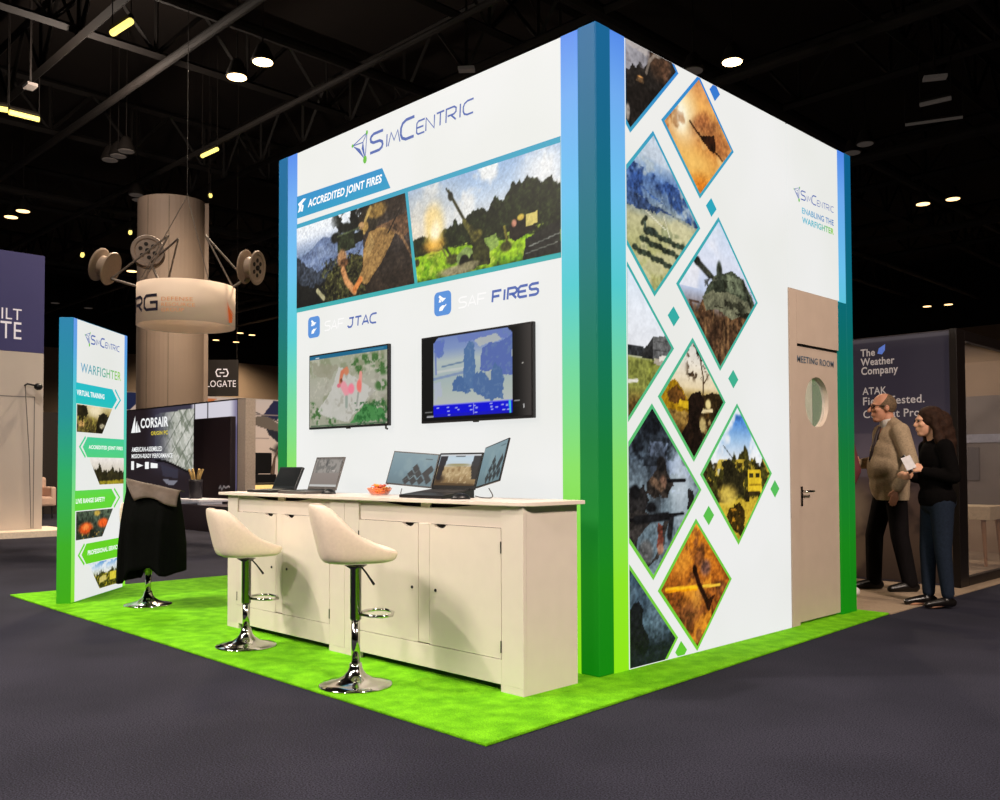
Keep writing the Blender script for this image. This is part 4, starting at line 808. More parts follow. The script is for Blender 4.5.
cable('thin cable drooping under the left add-on monitor', [(-1.24, -.36, ZT + .045), (-1.22, -.38, ZT + .01), (-1.15, -.37, ZT + .004), (-1.08, -.34, ZT + .02), (-1.035, -.33, ZT + .035)])
cable('thin cable drooping under the right add-on monitor', [(-.46, -.38, ZT + .06), (-.45, -.36, ZT + .02), (-.5, -.33, ZT + .004), (-.58, -.32, ZT + .004), (-.62, -.33, ZT + .012)])
m_bowl = bpy.data.materials.new('translucent orange plastic'); m_bowl.use_nodes = True
_b = m_bowl.node_tree.nodes['Principled BSDF']; _b.inputs['Base Color'].default_value = L((240, 130, 70)); _b.inputs['Alpha'].default_value = .45; _b.inputs['Roughness'].default_value = .15
bw = MB().lathe([(.045, 0), (.055, .004), (.072, .028), (.08, .045), (.077, .046), (.068, .028), (.05, .008), (.02, .006)], n=28).build('bowl', m_bowl, None, smooth=True)
bw.location = (-1.5, -.33, ZT); tag(bw, 'small orange bowl of wrapped sweets on the white worktop', 'bowl')
cm = [mat('orange sweet wrapper', (240, 150, 50), .4), mat('pink sweet wrapper', (236, 120, 96), .4), mat('yellow sweet wrapper', (236, 180, 70), .4)]
cand = ['orange', 'pink', 'yellow']
for k in range(18):
    a = k * 2.4; r = (.03, .045, .03)[k // 6] * math.sqrt((k % 6 + .8) / 6); zz = .024 + .017 * (k // 6)
    mb = MB().ell((0, 0, 0), (.016, .011, .01), 10, 8)
    for s in (-1, 1): mb.add([(s * .013, 0, 0), (s * .03, .012, .004), (s * .032, 0, -.003), (s * .03, -.012, .003)], [(0, 1, 2), (0, 2, 3), (2, 1, 0), (3, 2, 0)])
    o = mb.build('sweet', cm[k % 3], None, smooth=False); o.location = (-1.5 + r * math.cos(a), -.33 + r * math.sin(a), ZT + zz); o.rotation_euler = (rnd.uniform(-.4, .4), rnd.uniform(-.4, .4), a)
    tag(o, '%s wrapped sweet in the orange bowl on the worktop' % cand[k % 3], 'sweet', 'wrapped sweets in the bowl, ' + cand[k % 3])

# ================================================================== FLOOR, TURF
m_floor = mat('dark blue grey hall carpet', (43, 43, 54), .95, var=.85, scale=150, bump=.1, spec=.1)
def carpet_tweak(m, sc=1.1, lo=(.8, .8, .8, 1), hi=(1.15, 1.13, 1.12, 1)):
    nt = m.node_tree; b = nt.nodes['Principled BSDF']
    tc = [n for n in nt.nodes if n.type == 'TEX_COORD'][0]
    n2 = nt.nodes.new('ShaderNodeTexNoise'); n2.inputs['Scale'].default_value = sc; n2.inputs['Detail'].default_value = 3
    r2_ = nt.nodes.new('ShaderNodeValToRGB'); r2_.color_ramp.elements[0].color = lo; r2_.color_ramp.elements[1].color = hi; r2_.color_ramp.elements[0].position = .35; r2_.color_ramp.elements[1].position = .65
    mx = nt.nodes.new('ShaderNodeMix'); mx.data_type = 'RGBA'; mx.blend_type = 'MULTIPLY'; mx.inputs['Factor'].default_value = 1
    src = b.inputs['Base Color'].links[0].from_socket
    nt.links.new(tc.outputs['Object'], n2.inputs['Vector']); nt.links.new(n2.outputs['Fac'], r2_.inputs['Fac'])
    nt.links.new(src, mx.inputs['A']); nt.links.new(r2_.outputs['Color'], mx.inputs['B']); nt.links.new(mx.outputs['Result'], b.inputs['Base Color'])
carpet_tweak(m_floor)
X0, X1, Y0_, Y1_, ZC = -52, 22, -24, 48, 12.2
def struct(o): o['kind'] = 'structure'; return o
struct(MB().box((X0, Y0_, -.1), (X1, Y1_, 0)).build('floor', m_floor))
m_tan = mat('beige carpet', (150, 130, 108), .95, var=.12, scale=50, bump=.1)
o = MB().box((-6, 3.27, 0), (.225, 9.5, .008)).build('beige_carpet', m_tan); tag(o, 'beige carpet strip under the two visitors beside the dark stand', 'carpet')
m_turf = mat('bright green artificial turf', (112, 192, 22), .9, var=.3, scale=150, bump=.8, spec=.1); carpet_tweak(m_turf, 9, (.72, .78, .7, 1), (1.18, 1.12, 1.25, 1))
nt = m_turf.node_tree
tf = MB().prism([(-5.862, -1.145), (.414, -1.249), (.213, 3.262), (-5.7, 3.262)], lambda a, b, d=0.: (a, b, d), .0, T0).build('artificial_turf', m_turf, None, bevel=.004)
tag(tf, 'bright green artificial turf mat under the booth, counter and sign tower', 'turf')

# ================================================================== PEOPLE
def cap(mb, p0, p1, r0, r1, n=14):
    p0 = Vector(p0); p1 = Vector(p1); d = p1 - p0; l = d.length
    pr = []
    for k in range(5): a = -math.pi / 2 + (math.pi / 2) * k / 4.; pr.append((max(.001, r0 * math.cos(a)), r0 * math.sin(a)))
    for k in range(5): a = (math.pi / 2) * k / 4.; pr.append((max(.001, r1 * math.cos(a)), l + r1 * math.sin(a)))
    return mb.lathe(pr, p0, n, d)
def chain(mb, pts, rs):
    for i in range(len(pts) - 1): cap(mb, pts[i], pts[i + 1], rs[i], rs[i + 1])
def fuse(name, mb, m, parent, voxel=.009, smooth=6, fn=None, label=None):
    """one continuous skin over overlapping limbs"""
    me = mb.mesh(name); o = bpy.data.objects.new(name, me); COL.objects.link(o)
    r = o.modifiers.new('skin', 'REMESH'); r.mode = 'VOXEL'; r.voxel_size = voxel
    s = o.modifiers.new('smooth', 'SMOOTH'); s.factor = .5; s.iterations = smooth
    bpy.context.view_layer.update()
    m2 = bpy.data.meshes.new_from_object(o.evaluated_get(bpy.context.evaluated_depsgraph_get()))
    bpy.data.objects.remove(o); bpy.data.meshes.remove(me); m2.name = name
    return link(name, m2, m, parent, smooth=True, label=label)
def hand(mb, w, d, side, curl, s=1.):
    """w wrist, d pointing direction, side = thumb side; palm, four fingers of unequal length, thumb"""
    w = Vector(w); d = Vector(d).normalized(); t = Vector(side); t = (t - d * t.dot(d)).normalized(); nrm = d.cross(t)
    k = w + d * .085 * s
    for j in range(4):
        o = (j - 1.5) * .019 * s
        cap(mb, w + t * o * .6, k - t * o, .015 * s, .012 * s, 8)
        ln = (.04, .046, .043, .033)[3 - j] * s
        p = k - t * o
        for q in range(2):
            a = R(curl * (q + 1)); e = p + (d * math.cos(a) + nrm * math.sin(a)) * ln * (1 - .2 * q); cap(mb, p, e, .0095 * s, .0085 * s, 8); p = e
    b = w + d * .03 * s + t * .02 * s; e = b + (d * .6 + t * .7).normalized() * .035 * s; cap(mb, b, e, .013 * s, .011 * s, 8); cap(mb, e, e + (d * .9 + t * .2 + nrm * .3).normalized() * .03 * s, .011 * s, .009 * s, 8)
m_skin = mat('warm skin', (196, 140, 112), .55, var=.08, scale=20)
m_skin2 = mat('light skin', (202, 150, 120), .55, var=.06, scale=20)
def head(mb, c, s=1., nose=.03):
    x, y, z = c
    mb.ell((x - .012 * s, y, z + .025 * s), (.098 * s, .077 * s, .1 * s), 20, 14)      # skull
    mb.ell((x + .028 * s, y, z - .035 * s), (.066 * s, .06 * s, .085 * s), 18, 12)     # face
    mb.ell((x + .052 * s, y, z - .098 * s), (.035 * s, .036 * s, .026 * s))            # chin
    mb.ell((x + .078 * s, y, z + .028 * s), (.02 * s, .05 * s, .014 * s))              # brow
    cap(mb, (x + .086 * s, y, z + .016 * s), (x + (.1 + nose * .6) * s, y, z - .026 * s), .01 * s, .015 * s)   # nose
    mb.ell((x + .088 * s, y, z - .058 * s), (.014 * s, .024 * s, .008 * s)); mb.ell((x + .085 * s, y, z - .07 * s), (.014 * s, .021 * s, .008 * s))   # lips
    for q in (-1, 1):
        mb.ell((x - .005 * s, y + q * .078 * s, z - .005 * s), (.02 * s, .009 * s, .032 * s))
        mb.ell((x + .06 * s, y + q * .04 * s, z - .02 * s), (.03 * s, .022 * s, .025 * s))   # cheeks
def eyes(c, s, parent, m):
    x, y, z = c
    for q in (-1, 1): MB().ell((x + .087 * s, y + q * .031 * s, z + .012 * s), (.008 * s, .012 * s, .008 * s), 10, 8).build('eye', m, parent, smooth=True)
FACE = math.atan2(-.709, -.705)
m_eye = mat('dark eye', (40, 30, 26), .2)
m_trouser = mat('black trousers', (17, 14, 15), .9, var=.15, scale=30, spec=.08)
m_shoe = mat('black leather shoe', (16, 13, 12), .3, var=.1)
def person(label, loc, parts, rot=FACE):
    return thing('person', label, 'person', loc, rot, 'visitors beside the booth')
def shoe(name, ank, toe, parent, m, r=.04, heel=.09, z0=.0):
    a = Vector(ank); d = Vector((toe[0] - a.x, toe[1] - a.y, 0)).normalized(); mb = MB()
    hp = Vector((a.x, a.y, .045)) - d * heel * .5
    chain(mb, [hp, Vector((a.x, a.y, .05)) + d * .05, Vector((toe[0], toe[1], .032)) - d * .03], [r, r * 1.05, r * .72])
    cap(mb, Vector((a.x, a.y, .07)), Vector((a.x, a.y, .1)), r, r * .95)
    o = fuse(name, mb, m, parent, .008, 4)
    for v in o.data.vertices: v.co.z = max(v.co.z, .008)
    return o
# --- man in a tan blazer
ml = (-.31, 4.62, .004)
man = person('man with glasses in a tan blazer and black trousers, looking at the booth', ml, None)
HC = (.065, 0, 1.672)
b = MB(); head(b, HC, 1.07, .035); chain(b, [(0, 0, 1.46), (.03, 0, 1.6)], [.068, .06]); b.ell((-.0, 0, 1.36), (.12, .17, .17)); b.ell((.04, 0, 1.12), (.15, .16, .18)); b.ell((0, 0, .95), (.13, .16, .12))
AL = [(-.01, .19, 1.45), (-.07, .265, 1.17), (.04, .235, .95)]; AR = [(0, -.19, 1.45), (.0, -.265, 1.18), (.19, -.2, 1.16)]
for A in (AL, AR): chain(b, A, [.052, .042, .03])
hand(b, (.045, .232, .94), (.25, -.05, -1), (1, 0, .2), 14); hand(b, (.2, -.195, 1.165), (.9, .3, .25), (0, .2, 1), 30)
LL = [(0, .09, .93), (-.03, .1, .5), (-.11, .11, .09)]; LR = [(.01, -.09, .93), (.12, -.1, .5), (.13, -.1, .09)]
for A in (LL, LR): chain(b, A, [.075, .055, .04])
chain(b, [(-.11, .11, .06), (.04, .12, .03)], [.04, .03]); chain(b, [(.13, -.1, .06), (.28, -.1, .03)], [.04, .03])
body = fuse('body', b, m_skin, man, .0075, 3)
eyes(HC, 1.07, man, m_eye)
h = MB(); h.ell((.046, 0, 1.702), (.108, .091, .104)); hair = fuse('hair', h, mat('thin grey brown hair', (104, 84, 62), .8, var=.3, scale=60, bump=.3), man, .008, 3)
bm = bmesh.new(); bm.from_mesh(hair.data)   # receding: only the back and sides stay
bmesh.ops.bisect_plane(bm, geom=bm.verts[:] + bm.edges[:] + bm.faces[:], plane_co=(.07, 0, 1.75), plane_no=(.75, 0, .65), clear_outer=True)
bmesh.ops.bisect_plane(bm, geom=bm.verts[:] + bm.edges[:] + bm.faces[:], plane_co=(.02, 0, 1.63), plane_no=(.35, 0, -1), clear_outer=True); bm.to_mesh(hair.data); bm.free()
hair.modifiers.new('thick', 'SOLIDIFY').thickness = .012
g = MB(); gx = HC[0] + .106; gz = HC[2] + .012
for q in (-1, 1):
    g.tube([(gx, q * (.036 + .024 * math.cos(2 * math.pi * k / 14)), gz + .018 * math.sin(2 * math.pi * k / 14)) for k in range(14)], .003, 6, True)
    g.tube([(gx, q * .06, gz + .006), (HC[0] + .06, q * .084, gz + .006), (HC[0] - .01, q * .09, gz)], .003, 6)
g.tube([(gx, -.012, gz + .004), (gx, .012, gz + .004)], .003, 6); g.build('glasses', m_black, man)
m_blazer = mat('tan tweed blazer', (156, 136, 110), .9, var=.2, scale=70, bump=.2)
j = MB(); j.ell((-.015, 0, 1.36), (.155, .205, .19)); j.ell((.012, 0, 1.25), (.165, .2, .2)); j.ell((.03, 0, 1.12), (.178, .195, .22)); j.ell((.018, 0, .98), (.17, .195, .2)); chain(j, [(.01, .07, 1.0), (.01, .09, .86)], [.145, .13]); chain(j, [(.01, -.07, 1.0), (.01, -.09, .86)], [.13, .115])
chain(j, [(-.02, .12, 1.49), (-.0, 0, 1.53), (-.02, -.12, 1.49)], [.06, .075, .06])
for A in (AL, AR): chain(j, A, [.083, .067, .05])
jo = fuse('blazer', j, m_blazer, man, .009, 12)
bm = bmesh.new(); bm.from_mesh(jo.data)
bmesh.ops.bisect_plane(bm, geom=bm.verts[:] + bm.edges[:] + bm.faces[:], plane_co=(0, 0, .83), plane_no=(0, 0, -1), clear_outer=True)
bmesh.ops.delete(bm, geom=[v for v in bm.verts if (v.co.x > .02 and abs(v.co.y) < .012 + .16 * max(0, v.co.z - 1.2) and v.co.z > 1.18)], context='VERTS'); bm.to_mesh(jo.data); bm.free()
s_ = MB(); s_.ell((-.03, 0, 1.36), (.145, .15, .17)); s_.ell((.02, 0, 1.14), (.17, .15, .18)); chain(s_, [(.0, 0, 1.48), (.02, 0, 1.535)], [.078, .072]); fuse('shirt', s_, mat('pale shirt', (206, 200, 192), .7), man, .009, 4)
MB().tube([(.095, 0, 1.5), (.125, 0, 1.42), (.152, 0, 1.3), (.182, 0, 1.19)], [.012, .02, .026, .022], 8).build('tie', mat('dark tie', (44, 32, 34), .6), man, smooth=True)
tr = MB(); tr.ell((0, 0, .95), (.15, .175, .12))
for A in (LL, LR): chain(tr, [A[0], A[1], (A[2][0], A[2][1], .09)], [.1, .08, .068])
fuse('trousers', tr, m_trouser, man, .009, 5)
shoe('shoe', (-.11, .11), (.1, .13), man, m_shoe, .046); shoe('shoe', (.13, -.1), (.34, -.1), man, m_shoe, .046)
# --- woman with a phone
wl = (.34, 3.9, .004)
wom = person('woman with long dark hair, black jacket and jeans, holding a phone', wl, None)
HW = (.055, 0, 1.493)
b = MB(); head(b, HW, .94, .012); chain(b, [(-.01, 0, 1.3), (.02, 0, 1.42)], [.055, .048]); b.ell((-.01, 0, 1.2), (.1, .15, .16)); b.ell((0, 0, 1.02), (.1, .125, .14)); b.ell((-.015, 0, .86), (.12, .15, .12))
WL = [(-.01, .16, 1.29), (-.05, .21, 1.05), (.13, .12, 1.09)]; WR = [(-.01, -.16, 1.29), (-.03, -.2, 1.04), (.13, -.08, 1.04)]
for A in (WL, WR): chain(b, A, [.042, .035, .024])
hand(b, (.135, .118, 1.092), (.85, -.15, .35), (0, -.3, 1), 22, .92); hand(b, (.135, -.078, 1.042), (.85, .35, .15), (0, .3, 1), 28, .9)
JL = [(-.015, .08, .84), (-.015, .085, .46), (-.045, .09, .085)]; JR = [(-.015, -.08, .84), (.03, -.08, .46), (.03, -.08, .085)]
for A in (JL, JR): chain(b, A, [.075, .05, .034])
chain(b, [(-.045, .09, .05), (.09, .1, .025)], [.034, .026]); chain(b, [(.03, -.08, .05), (.17, -.08, .025)], [.034, .026])
fuse('body', b, m_skin2, wom, .0075, 3)
eyes(HW, .96, wom, m_eye)
h = MB(); h.ell((.022, 0, 1.53), (.112, .1, .1)); chain(h, [(-.04, 0, 1.5), (-.09, 0, 1.36), (-.095, 0, 1.22), (-.08, 0, 1.13)], [.1, .085, .075, .04])
for q in (-1, 1): chain(h, [(.035, q * .066, 1.545), (.03, q * .088, 1.46), (.0, q * .1, 1.34), (-.04, q * .1, 1.2)], [.042, .032, .045, .035])
ho = fuse('hair', h, mat('dark brown wavy hair', (44, 27, 18), .8, var=.35, scale=45, bump=.4, spec=.15), wom, .009, 3)
for v in ho.data.vertices:
    v.co.x += .003 * math.sin(v.co.z * 60 + v.co.y * 20); v.co.y += .003 * math.sin(v.co.z * 75 + v.co.x * 30)
m_bj = mat('black jacket', (10, 8, 8), .95, var=.15, scale=40, bump=.1, spec=.05)
j = MB(); j.ell((-.015, 0, 1.2), (.125, .175, .17)); j.ell((-.005, 0, 1.03), (.125, .155, .17)); j.ell((-.015, 0, .88), (.14, .175, .14)); chain(j, [(-.02, .09, 1.32), (-.02, 0, 1.35), (-.02, -.09, 1.32)], [.05, .062, .05])
for A in (WL, WR): chain(j, A, [.066, .055, .042])
jo = fuse('jacket', j, m_bj, wom, .009, 5)
bm = bmesh.new(); bm.from_mesh(jo.data); bmesh.ops.bisect_plane(bm, geom=bm.verts[:] + bm.edges[:] + bm.faces[:], plane_co=(0, 0, .8), plane_no=(0, 0, -1), clear_outer=True); bm.to_mesh(jo.data); bm.free()
tr = MB(); tr.ell((-.02, 0, .85), (.135, .16, .12))
for A in (JL, JR): chain(tr, [A[0], A[1], (A[2][0], A[2][1], .115)], [.095, .066, .05])
fuse('jeans', tr, mat('dark blue jeans', (27, 35, 48), .9, var=.2, scale=60, spec=.1), wom, .009, 5)
shoe('shoe', (-.045, .09), (.16, .11), wom, m_shoe, .036, .07); shoe('shoe', (.03, -.08), (.24, -.08), wom, m_shoe, .036, .07)
ph = thing('phone', 'grey phone held up by the woman in black', 'phone', (wl[0] - .705 * .245 - .709 * -.1 * -1, wl[1] - .709 * .245 + .0, 1.13), FACE)
fx, fy = math.cos(FACE), math.sin(FACE)
ph.location = (wl[0] + fx * .235 - fy * .1, wl[1] + fy * .235 + fx * .1, 1.09)
ph.rotation_euler = (R(18), R(20), FACE)
MB().box((-.005, -.04, 0), (.005, .04, .15)).build('phone_body', m_black, ph, bevel=.003)
MB().box((-.0056, -.036, .008), (-.005, .036, .142)).build('phone_screen', mat('pale lit phone screen', (150, 150, 156), .3, emit=.2), ph)
MB().box((-.04, .04, .02), (.04, .0415, .13)).build('phone_case', mat('pale phone cover', (160, 156, 158), .4), ph)
# --- third visitor, almost hidden by the booth's far corner post
tl = (-.53, 4.0, .004)
thr = person('person in a maroon top and white trainers, mostly hidden behind the far corner post', tl, None)
H3 = (.06, 0, 1.56)
b = MB(); head(b, H3, 1.0, .03); chain(b, [(0, 0, 1.36), (.03, 0, 1.48)], [.06, .054]); b.ell((0, 0, 1.25), (.11, .16, .16)); b.ell((0, 0, 1.06), (.11, .14, .15)); b.ell((0, 0, .9), (.12, .15, .12))
TL = [(-.01, .18, 1.35), (-.06, .24, 1.1), (.02, .22, .87)]; TR = [(-.01, -.18, 1.35), (-.04, -.24, 1.1), (.06, -.22, .87)]
for A in (TL, TR): chain(b, A, [.045, .038, .027])
hand(b, (.022, .22, .86), (.2, 0, -1), (1, 0, .1), 14); hand(b, (.062, -.22, .86), (.2, 0, -1), (1, 0, .1), 14)
QL = [(0, .09, .88), (.0, .1, .48), (-.06, .1, .09)]; QR = [(0, -.09, .88), (.05, -.1, .48), (.04, -.1, .09)]
for A in (QL, QR): chain(b, A, [.075, .052, .038])
chain(b, [(-.06, .1, .05), (.08, .1, .03)], [.036, .028]); chain(b, [(.04, -.1, .05), (.18, -.1, .03)], [.036, .028])
fuse('body', b, m_skin, thr, .008, 3); eyes(H3, 1, thr, m_eye)
h = MB(); h.ell((.035, 0, 1.592), (.102, .09, .09)); fuse('hair', h, mat('short dark hair', (40, 30, 24), .7, var=.3, scale=60), thr, .009, 3)
j = MB(); j.ell((-.01, 0, 1.26), (.13, .19, .17)); j.ell((0, 0, 1.07), (.13, .165, .17)); j.ell((0, 0, .93), (.14, .17, .12)); chain(j, [(-.01, .1, 1.39), (-.01, -.1, 1.39)], [.055, .055])
for A in (TL, TR): chain(j, A, [.07, .056, .042])
fuse('top', j, mat('maroon knit top', (96, 40, 44), .85), thr, .009, 5)
tr = MB(); tr.ell((0, 0, .9), (.14, .165, .12))
for A in (QL, QR): chain(tr, [A[0], A[1], (A[2][0], A[2][1], .11)], [.095, .07, .056])
fuse('trousers', tr, m_trouser, thr, .009, 5)
m_tr = mat('white trainer', (206, 200, 196), .6)
shoe('trainer', (-.06, .1), (.14, .11), thr, m_tr, .042); shoe('trainer', (.04, -.1), (.24, -.1), thr, m_tr, .042)

# ================================================================== RIGHT: WEATHER STAND AND GLASS ROOM
PWW = plane((0, 5.24, 0), (1, 0, 0), (0, -1, 0))
ww = thing('display_wall', 'dark navy printed exhibit wall with white lettering behind the two visitors', 'display wall', (-2.4, 5.3, 0))
wwo = Vector((2.4, -5.3, 0))
def loc(P): return lambda a, b, d=0.: tuple(Vector(P(a, b, d)) + wwo)
m_navy = mat('dark navy laminate', (42, 38, 46), .6, var=.06)
MB().box((-2.4, -.06, .01), (2.415, .05, 2.43)).build('panel', m_navy, ww)
def p_weather(p):
    p.vg((0, (50, 36, 28)), (.14, (68, 50, 38)), (.3, (74, 54, 44)), (.44, (70, 56, 56)), (.52, (84, 72, 80)), (.6, (66, 58, 68)), (.75, (52, 46, 58)), (1, (48, 43, 54)))
    p.cloud(5, 4, (96, 74, 54), .5, .7, .7, p.v < .42); p.cloud(9, 7, (36, 26, 22), .52, .68, .7, p.v < .4); p.ell(.62, .3, .05, .08, (122, 98, 76), .8, .8); p.ell(.4, .36, .06, .06, (112, 88, 66), .8, .7); p.cloud(4, 11, (100, 86, 90), .5, .7, .5, (p.v > .42) * (p.v < .6)); p.mix((p.v > .985) * .8, (84, 78, 84))
m_pw = vcol_mat('wall print with added glow', .6, .15, .6)  # emission added to an unlit print, in place of light falling on it
painted('wall_print', loc(PWW), [(-2.38, .03), (.012, .03), (.012, 2.415), (-2.38, 2.415)], (-2.38, 0, .03, 2.415), p_weather, m_pw, ww, .014, .002)
m_wt = mat('soft white lettering', (150, 142, 140), .6, var=.02, emit=.3, emitc=(200, 190, 186))
for body, a, b_, z0, z1, bo in (('The', -.846, -.70, 2.243, 2.318, .02), ('Weather', -.846, -.508, 2.15, 2.225, .02), ('Company', -.842, -.475, 2.035, 2.138, .02), ('ATAK', -.832, -.592, 1.858, 1.93, .01), ('Field-Tested.', -.828, -.228, 1.752, 1.832, .01), ('Combat Proven.', -.828, -.09, 1.622, 1.702, .01)):
    text('lettering', body, loc(PWW), a, b_, z0, z1, m_wt, ww, d=.005, bold=bo)
flat([[(-.675, 2.262), (-.63, 2.25), (-.6, 2.29), (-.597, 2.35), (-.66, 2.315)]], loc(PWW), .005).build('leaf_emblem', mat('blue leaf print', (80, 110, 190), .6, emit=.5), ww)
gr = thing('glass_room', 'black framed glass meeting room at the right edge of the picture', 'glass room', (.042, 5.24, 0))
fr = MB()
fr.box((-.02, -.06, .009), (.05, .16, 2.43)); fr.box((-.1, 3.7, .009), (.06, 3.82, 2.43)); fr.box((-.02, .16, 2.33), (.05, 3.7, 2.43)); fr.box((-.02, .16, .009), (.05, 3.7, .09)); fr.build('frame', m_blackm, gr, bevel=.004)
m_haze = bpy.data.materials.new('hazy glass'); m_haze.use_nodes = True
_b = m_haze.node_tree.nodes['Principled BSDF']; _b.inputs['Base Color'].default_value = L((120, 112, 112)); _b.inputs['Alpha'].default_value = .22; _b.inputs['Roughness'].default_value = .08
MB().box((-.004, .16, .09), (.004, 3.7, 2.33)).build('glass_pane', m_haze, gr)
m_iw = mat('beige room wall', (150, 128, 106), .8, var=.05, scale=3)
MB().box((-4.6, 3.84, .01), (.06, 3.92, 2.5)).build('rear_wall', m_iw, gr)
m_board = mat('grey fabric board', (112, 104, 100), .8, var=.08, scale=4)
MB().box((-4.5, 3.8, .62), (-.02, 3.84, 2.05)).build('pinboard', m_board, gr)
MB().box((-4.5, 3.78, 1.44), (-.02, 3.81, 1.55)).build('pale_band', mat('pale blue grey band', (140, 142, 156), .6), gr)
MB().box((-4.5, 3.77, .95), (-1.0, 3.79, 1.38)).build('dark_band', mat('dark slate band', (76, 72, 74), .6), gr)
tb = thing('table', 'pale table with wooden legs inside the glass room', 'table', (-.62, 7.55, 0))
MB().box((-.5, -.3, .53), (.33, .3, .68)).build('tabletop', mat('pale tabletop', (206, 186, 156), .5), tb, bevel=.006)
m_wood = mat('light oak leg', (150, 110, 76), .5, var=.15, scale=12)
for sx, sy in ((-.42, -.24), (.24, -.24), (-.42, .24), (.24, .24)): MB().tube([(sx, sy, .53), (sx * 1.12, sy * 1.12, .009)], [.026, .016], 10).build('leg', m_wood, tb)

# ================================================================== LEFT BACKGROUND
lw = thing('display_wall', 'tall white display wall with a navy top band at the left edge', 'display wall', (-13.9, -2.2, 0))
off = Vector((13.9, 2.2, 0))
m_lw = mat('off white wall panel', (196, 186, 178), .6, var=.06, scale=.8)
m_lnavy = mat('navy header fabric', (52, 50, 92), .7, var=.1, scale=.8, emit=.35, emitc=(46, 44, 84))
MB().box((-.2, -3.9, .1), (.2, 3.94, 3.13)).build('panel', m_lw, lw)
MB().box((-.2, -3.9, 3.135), (.2, 3.94, 4.83)).build('header', m_lnavy, lw)
MB().box((-.6, -4, .0), (.75, 4.3, .1)).build('plinth', mat('warm white plinth', (216, 196, 172), .5, emit=.25), lw)
PL1 = plane((.2, 2.2, 0), (0, 1, 0), (1, 0, 0))
m_seam2 = mat('panel seam line', (120, 116, 116), .7)
flat([[(-1, 2.36), (1.6, 2.36), (1.6, 2.375), (-1, 2.375)], [(1.59, .12), (1.605, .12), (1.605, 2.37), (1.59, 2.37)]], PL1, .003).build('panel_seam', m_seam2, lw)
m_lt = mat('pale header lettering', (196, 190, 196), .6, var=.02, emit=.55)
text('lettering', 'BUILT', PL1, .74, 1.375, 3.665, 3.855, m_lt, lw, d=.004, bold=.0)
text('lettering', 'TE', PL1, 1.045, 1.375, 3.34, 3.63, m_lt, lw, d=.004, bold=.0)
al = thing('arm_lamp', 'small black arm lamp with a hanging wire on the white display wall', 'lamp', (-13.7, 1.5, 2.56))
MB().tube([(.003, -.06, 0), (.12, -.06, .02), (.14, .06, 0)], .016, 8).build('arm', m_black, al)
MB().ell((.14, .11, -.02), (.06, .07, .06)).build('lamp_head', m_black, al, smooth=True)
MB().tube([(.02, -.06, 0), (.02, .02, -1.2), (.02, .06, -2.44)], .008, 6).build('wire', m_seam2, al)

ach = thing('armchair', 'pale pink armchair beyond the sign tower, beside the white display wall', 'armchair', (-19.3, 3.35, 0), 0)
m_pink = mat('pale pink upholstery', (200, 168, 150), .8, var=.06)
MB().box((-.35, -.35, .28), (.35, .42, .5)).build('seat', m_pink, ach, bevel=.05)
MB().box((-.4, -.38, .4), (-.25, .45, .94)).build('backrest', m_pink, ach, bevel=.06)
for y in (-.42, .34): MB().box((-.35, y, .28), (.35, y + .12, .72)).build('armrest', m_pink, ach, bevel=.04)
for sx, sy in ((-.3, -.32), (.3, -.32), (-.3, .38), (.3, .38)): MB().tube([(sx, sy, .28), (sx, sy, 0)], .02, 8).build('leg', m_black, ach)
o = MB().box((-21.3, 2.4, 0), (-21.2, 4.6, 2.55)).build('dark_partition', mat('dark brown partition', (36, 28, 24), .8)); tag(o, 'dark partition behind the pale pink armchair', 'partition')

cw = thing('display_wall', 'dark exhibit wall printed with a curved monitor showing a pale street map', 'display wall', (-16, 5.4, 0))
PC = lambda a, b, d=0.: (a + 16, -.1 - d, b)
m_cpan = mat('charcoal exhibit panel', (34, 28, 32), .6)
MB().box((-2.8, -.1, 0), (2.56, .1, 2.52)).build('panel', m_cpan, cw)
m_pc = vcol_mat('lit wall print', .85, .1, .5)
def p_monitor(p):
    p.vg((0, (40, 34, 40)), (1, (36, 28, 32))); p.mix(ss(.18, .36, p.u) * ss(.3, .6, p.v) * .6, (84, 84, 110)); p.mix(ss(.62, .66, p.u) * ss(.76, .82, p.v), (222, 219, 230)); p.mix(ss(.94, 1, p.u) * ss(.1, .3, p.v) * .8, (112, 104, 140))  # white backlight and purple glow are painted into the print colours
    m = p.c.copy(); p.vg((0, (168, 172, 160)), (1, (196, 198, 188))); p.cloud(12, 4, (120, 128, 112), .5, .62, .8); p.cloud(22, 6, (222, 222, 214), .54, .64, .8); g = np.abs(((p.u * p.a + p.v * .9) * 7) % 1 - .5); p.mix((g < .05) * .8, (226, 226, 220)); g = np.abs(((p.u * p.a * .8 - p.v) * 6) % 1 - .5); p.mix((g < .05) * .8, (110, 116, 104)); p.mix(1 - ss(.3, .5, p.u), (70, 70, 84))
    c = (p.u > .3) * (p.u < .655) * (p.v > .52 - .12 * ss(.3, .68, p.u) ** 1.3) * (p.v < .945 + .06 * (p.u - .3)); p.c = np.where(c[:, None], p.c, m)
    p.mix(((p.v < .52 - .12 * ss(.3, .68, p.u) ** 1.3) * (p.v > .495 - .12 * ss(.3, .68, p.u) ** 1.3) * (p.u > .3) * (p.u < .66)) * 1., (20, 18, 22)); p.poly([(.36, .47), (.52, .42), (.52, .34), (.38, .36)], (60, 60, 76), .8); p.poly([(.38, .33), (.52, .32), (.48, .28), (.42, .285)], (130, 130, 142)); p.mix((np.abs(p.u - .66) < .004) * (p.v > .4), (40, 36, 44)); p.mix((np.abs(p.u - .77) < .004) * (p.v > .4), (60, 56, 64))
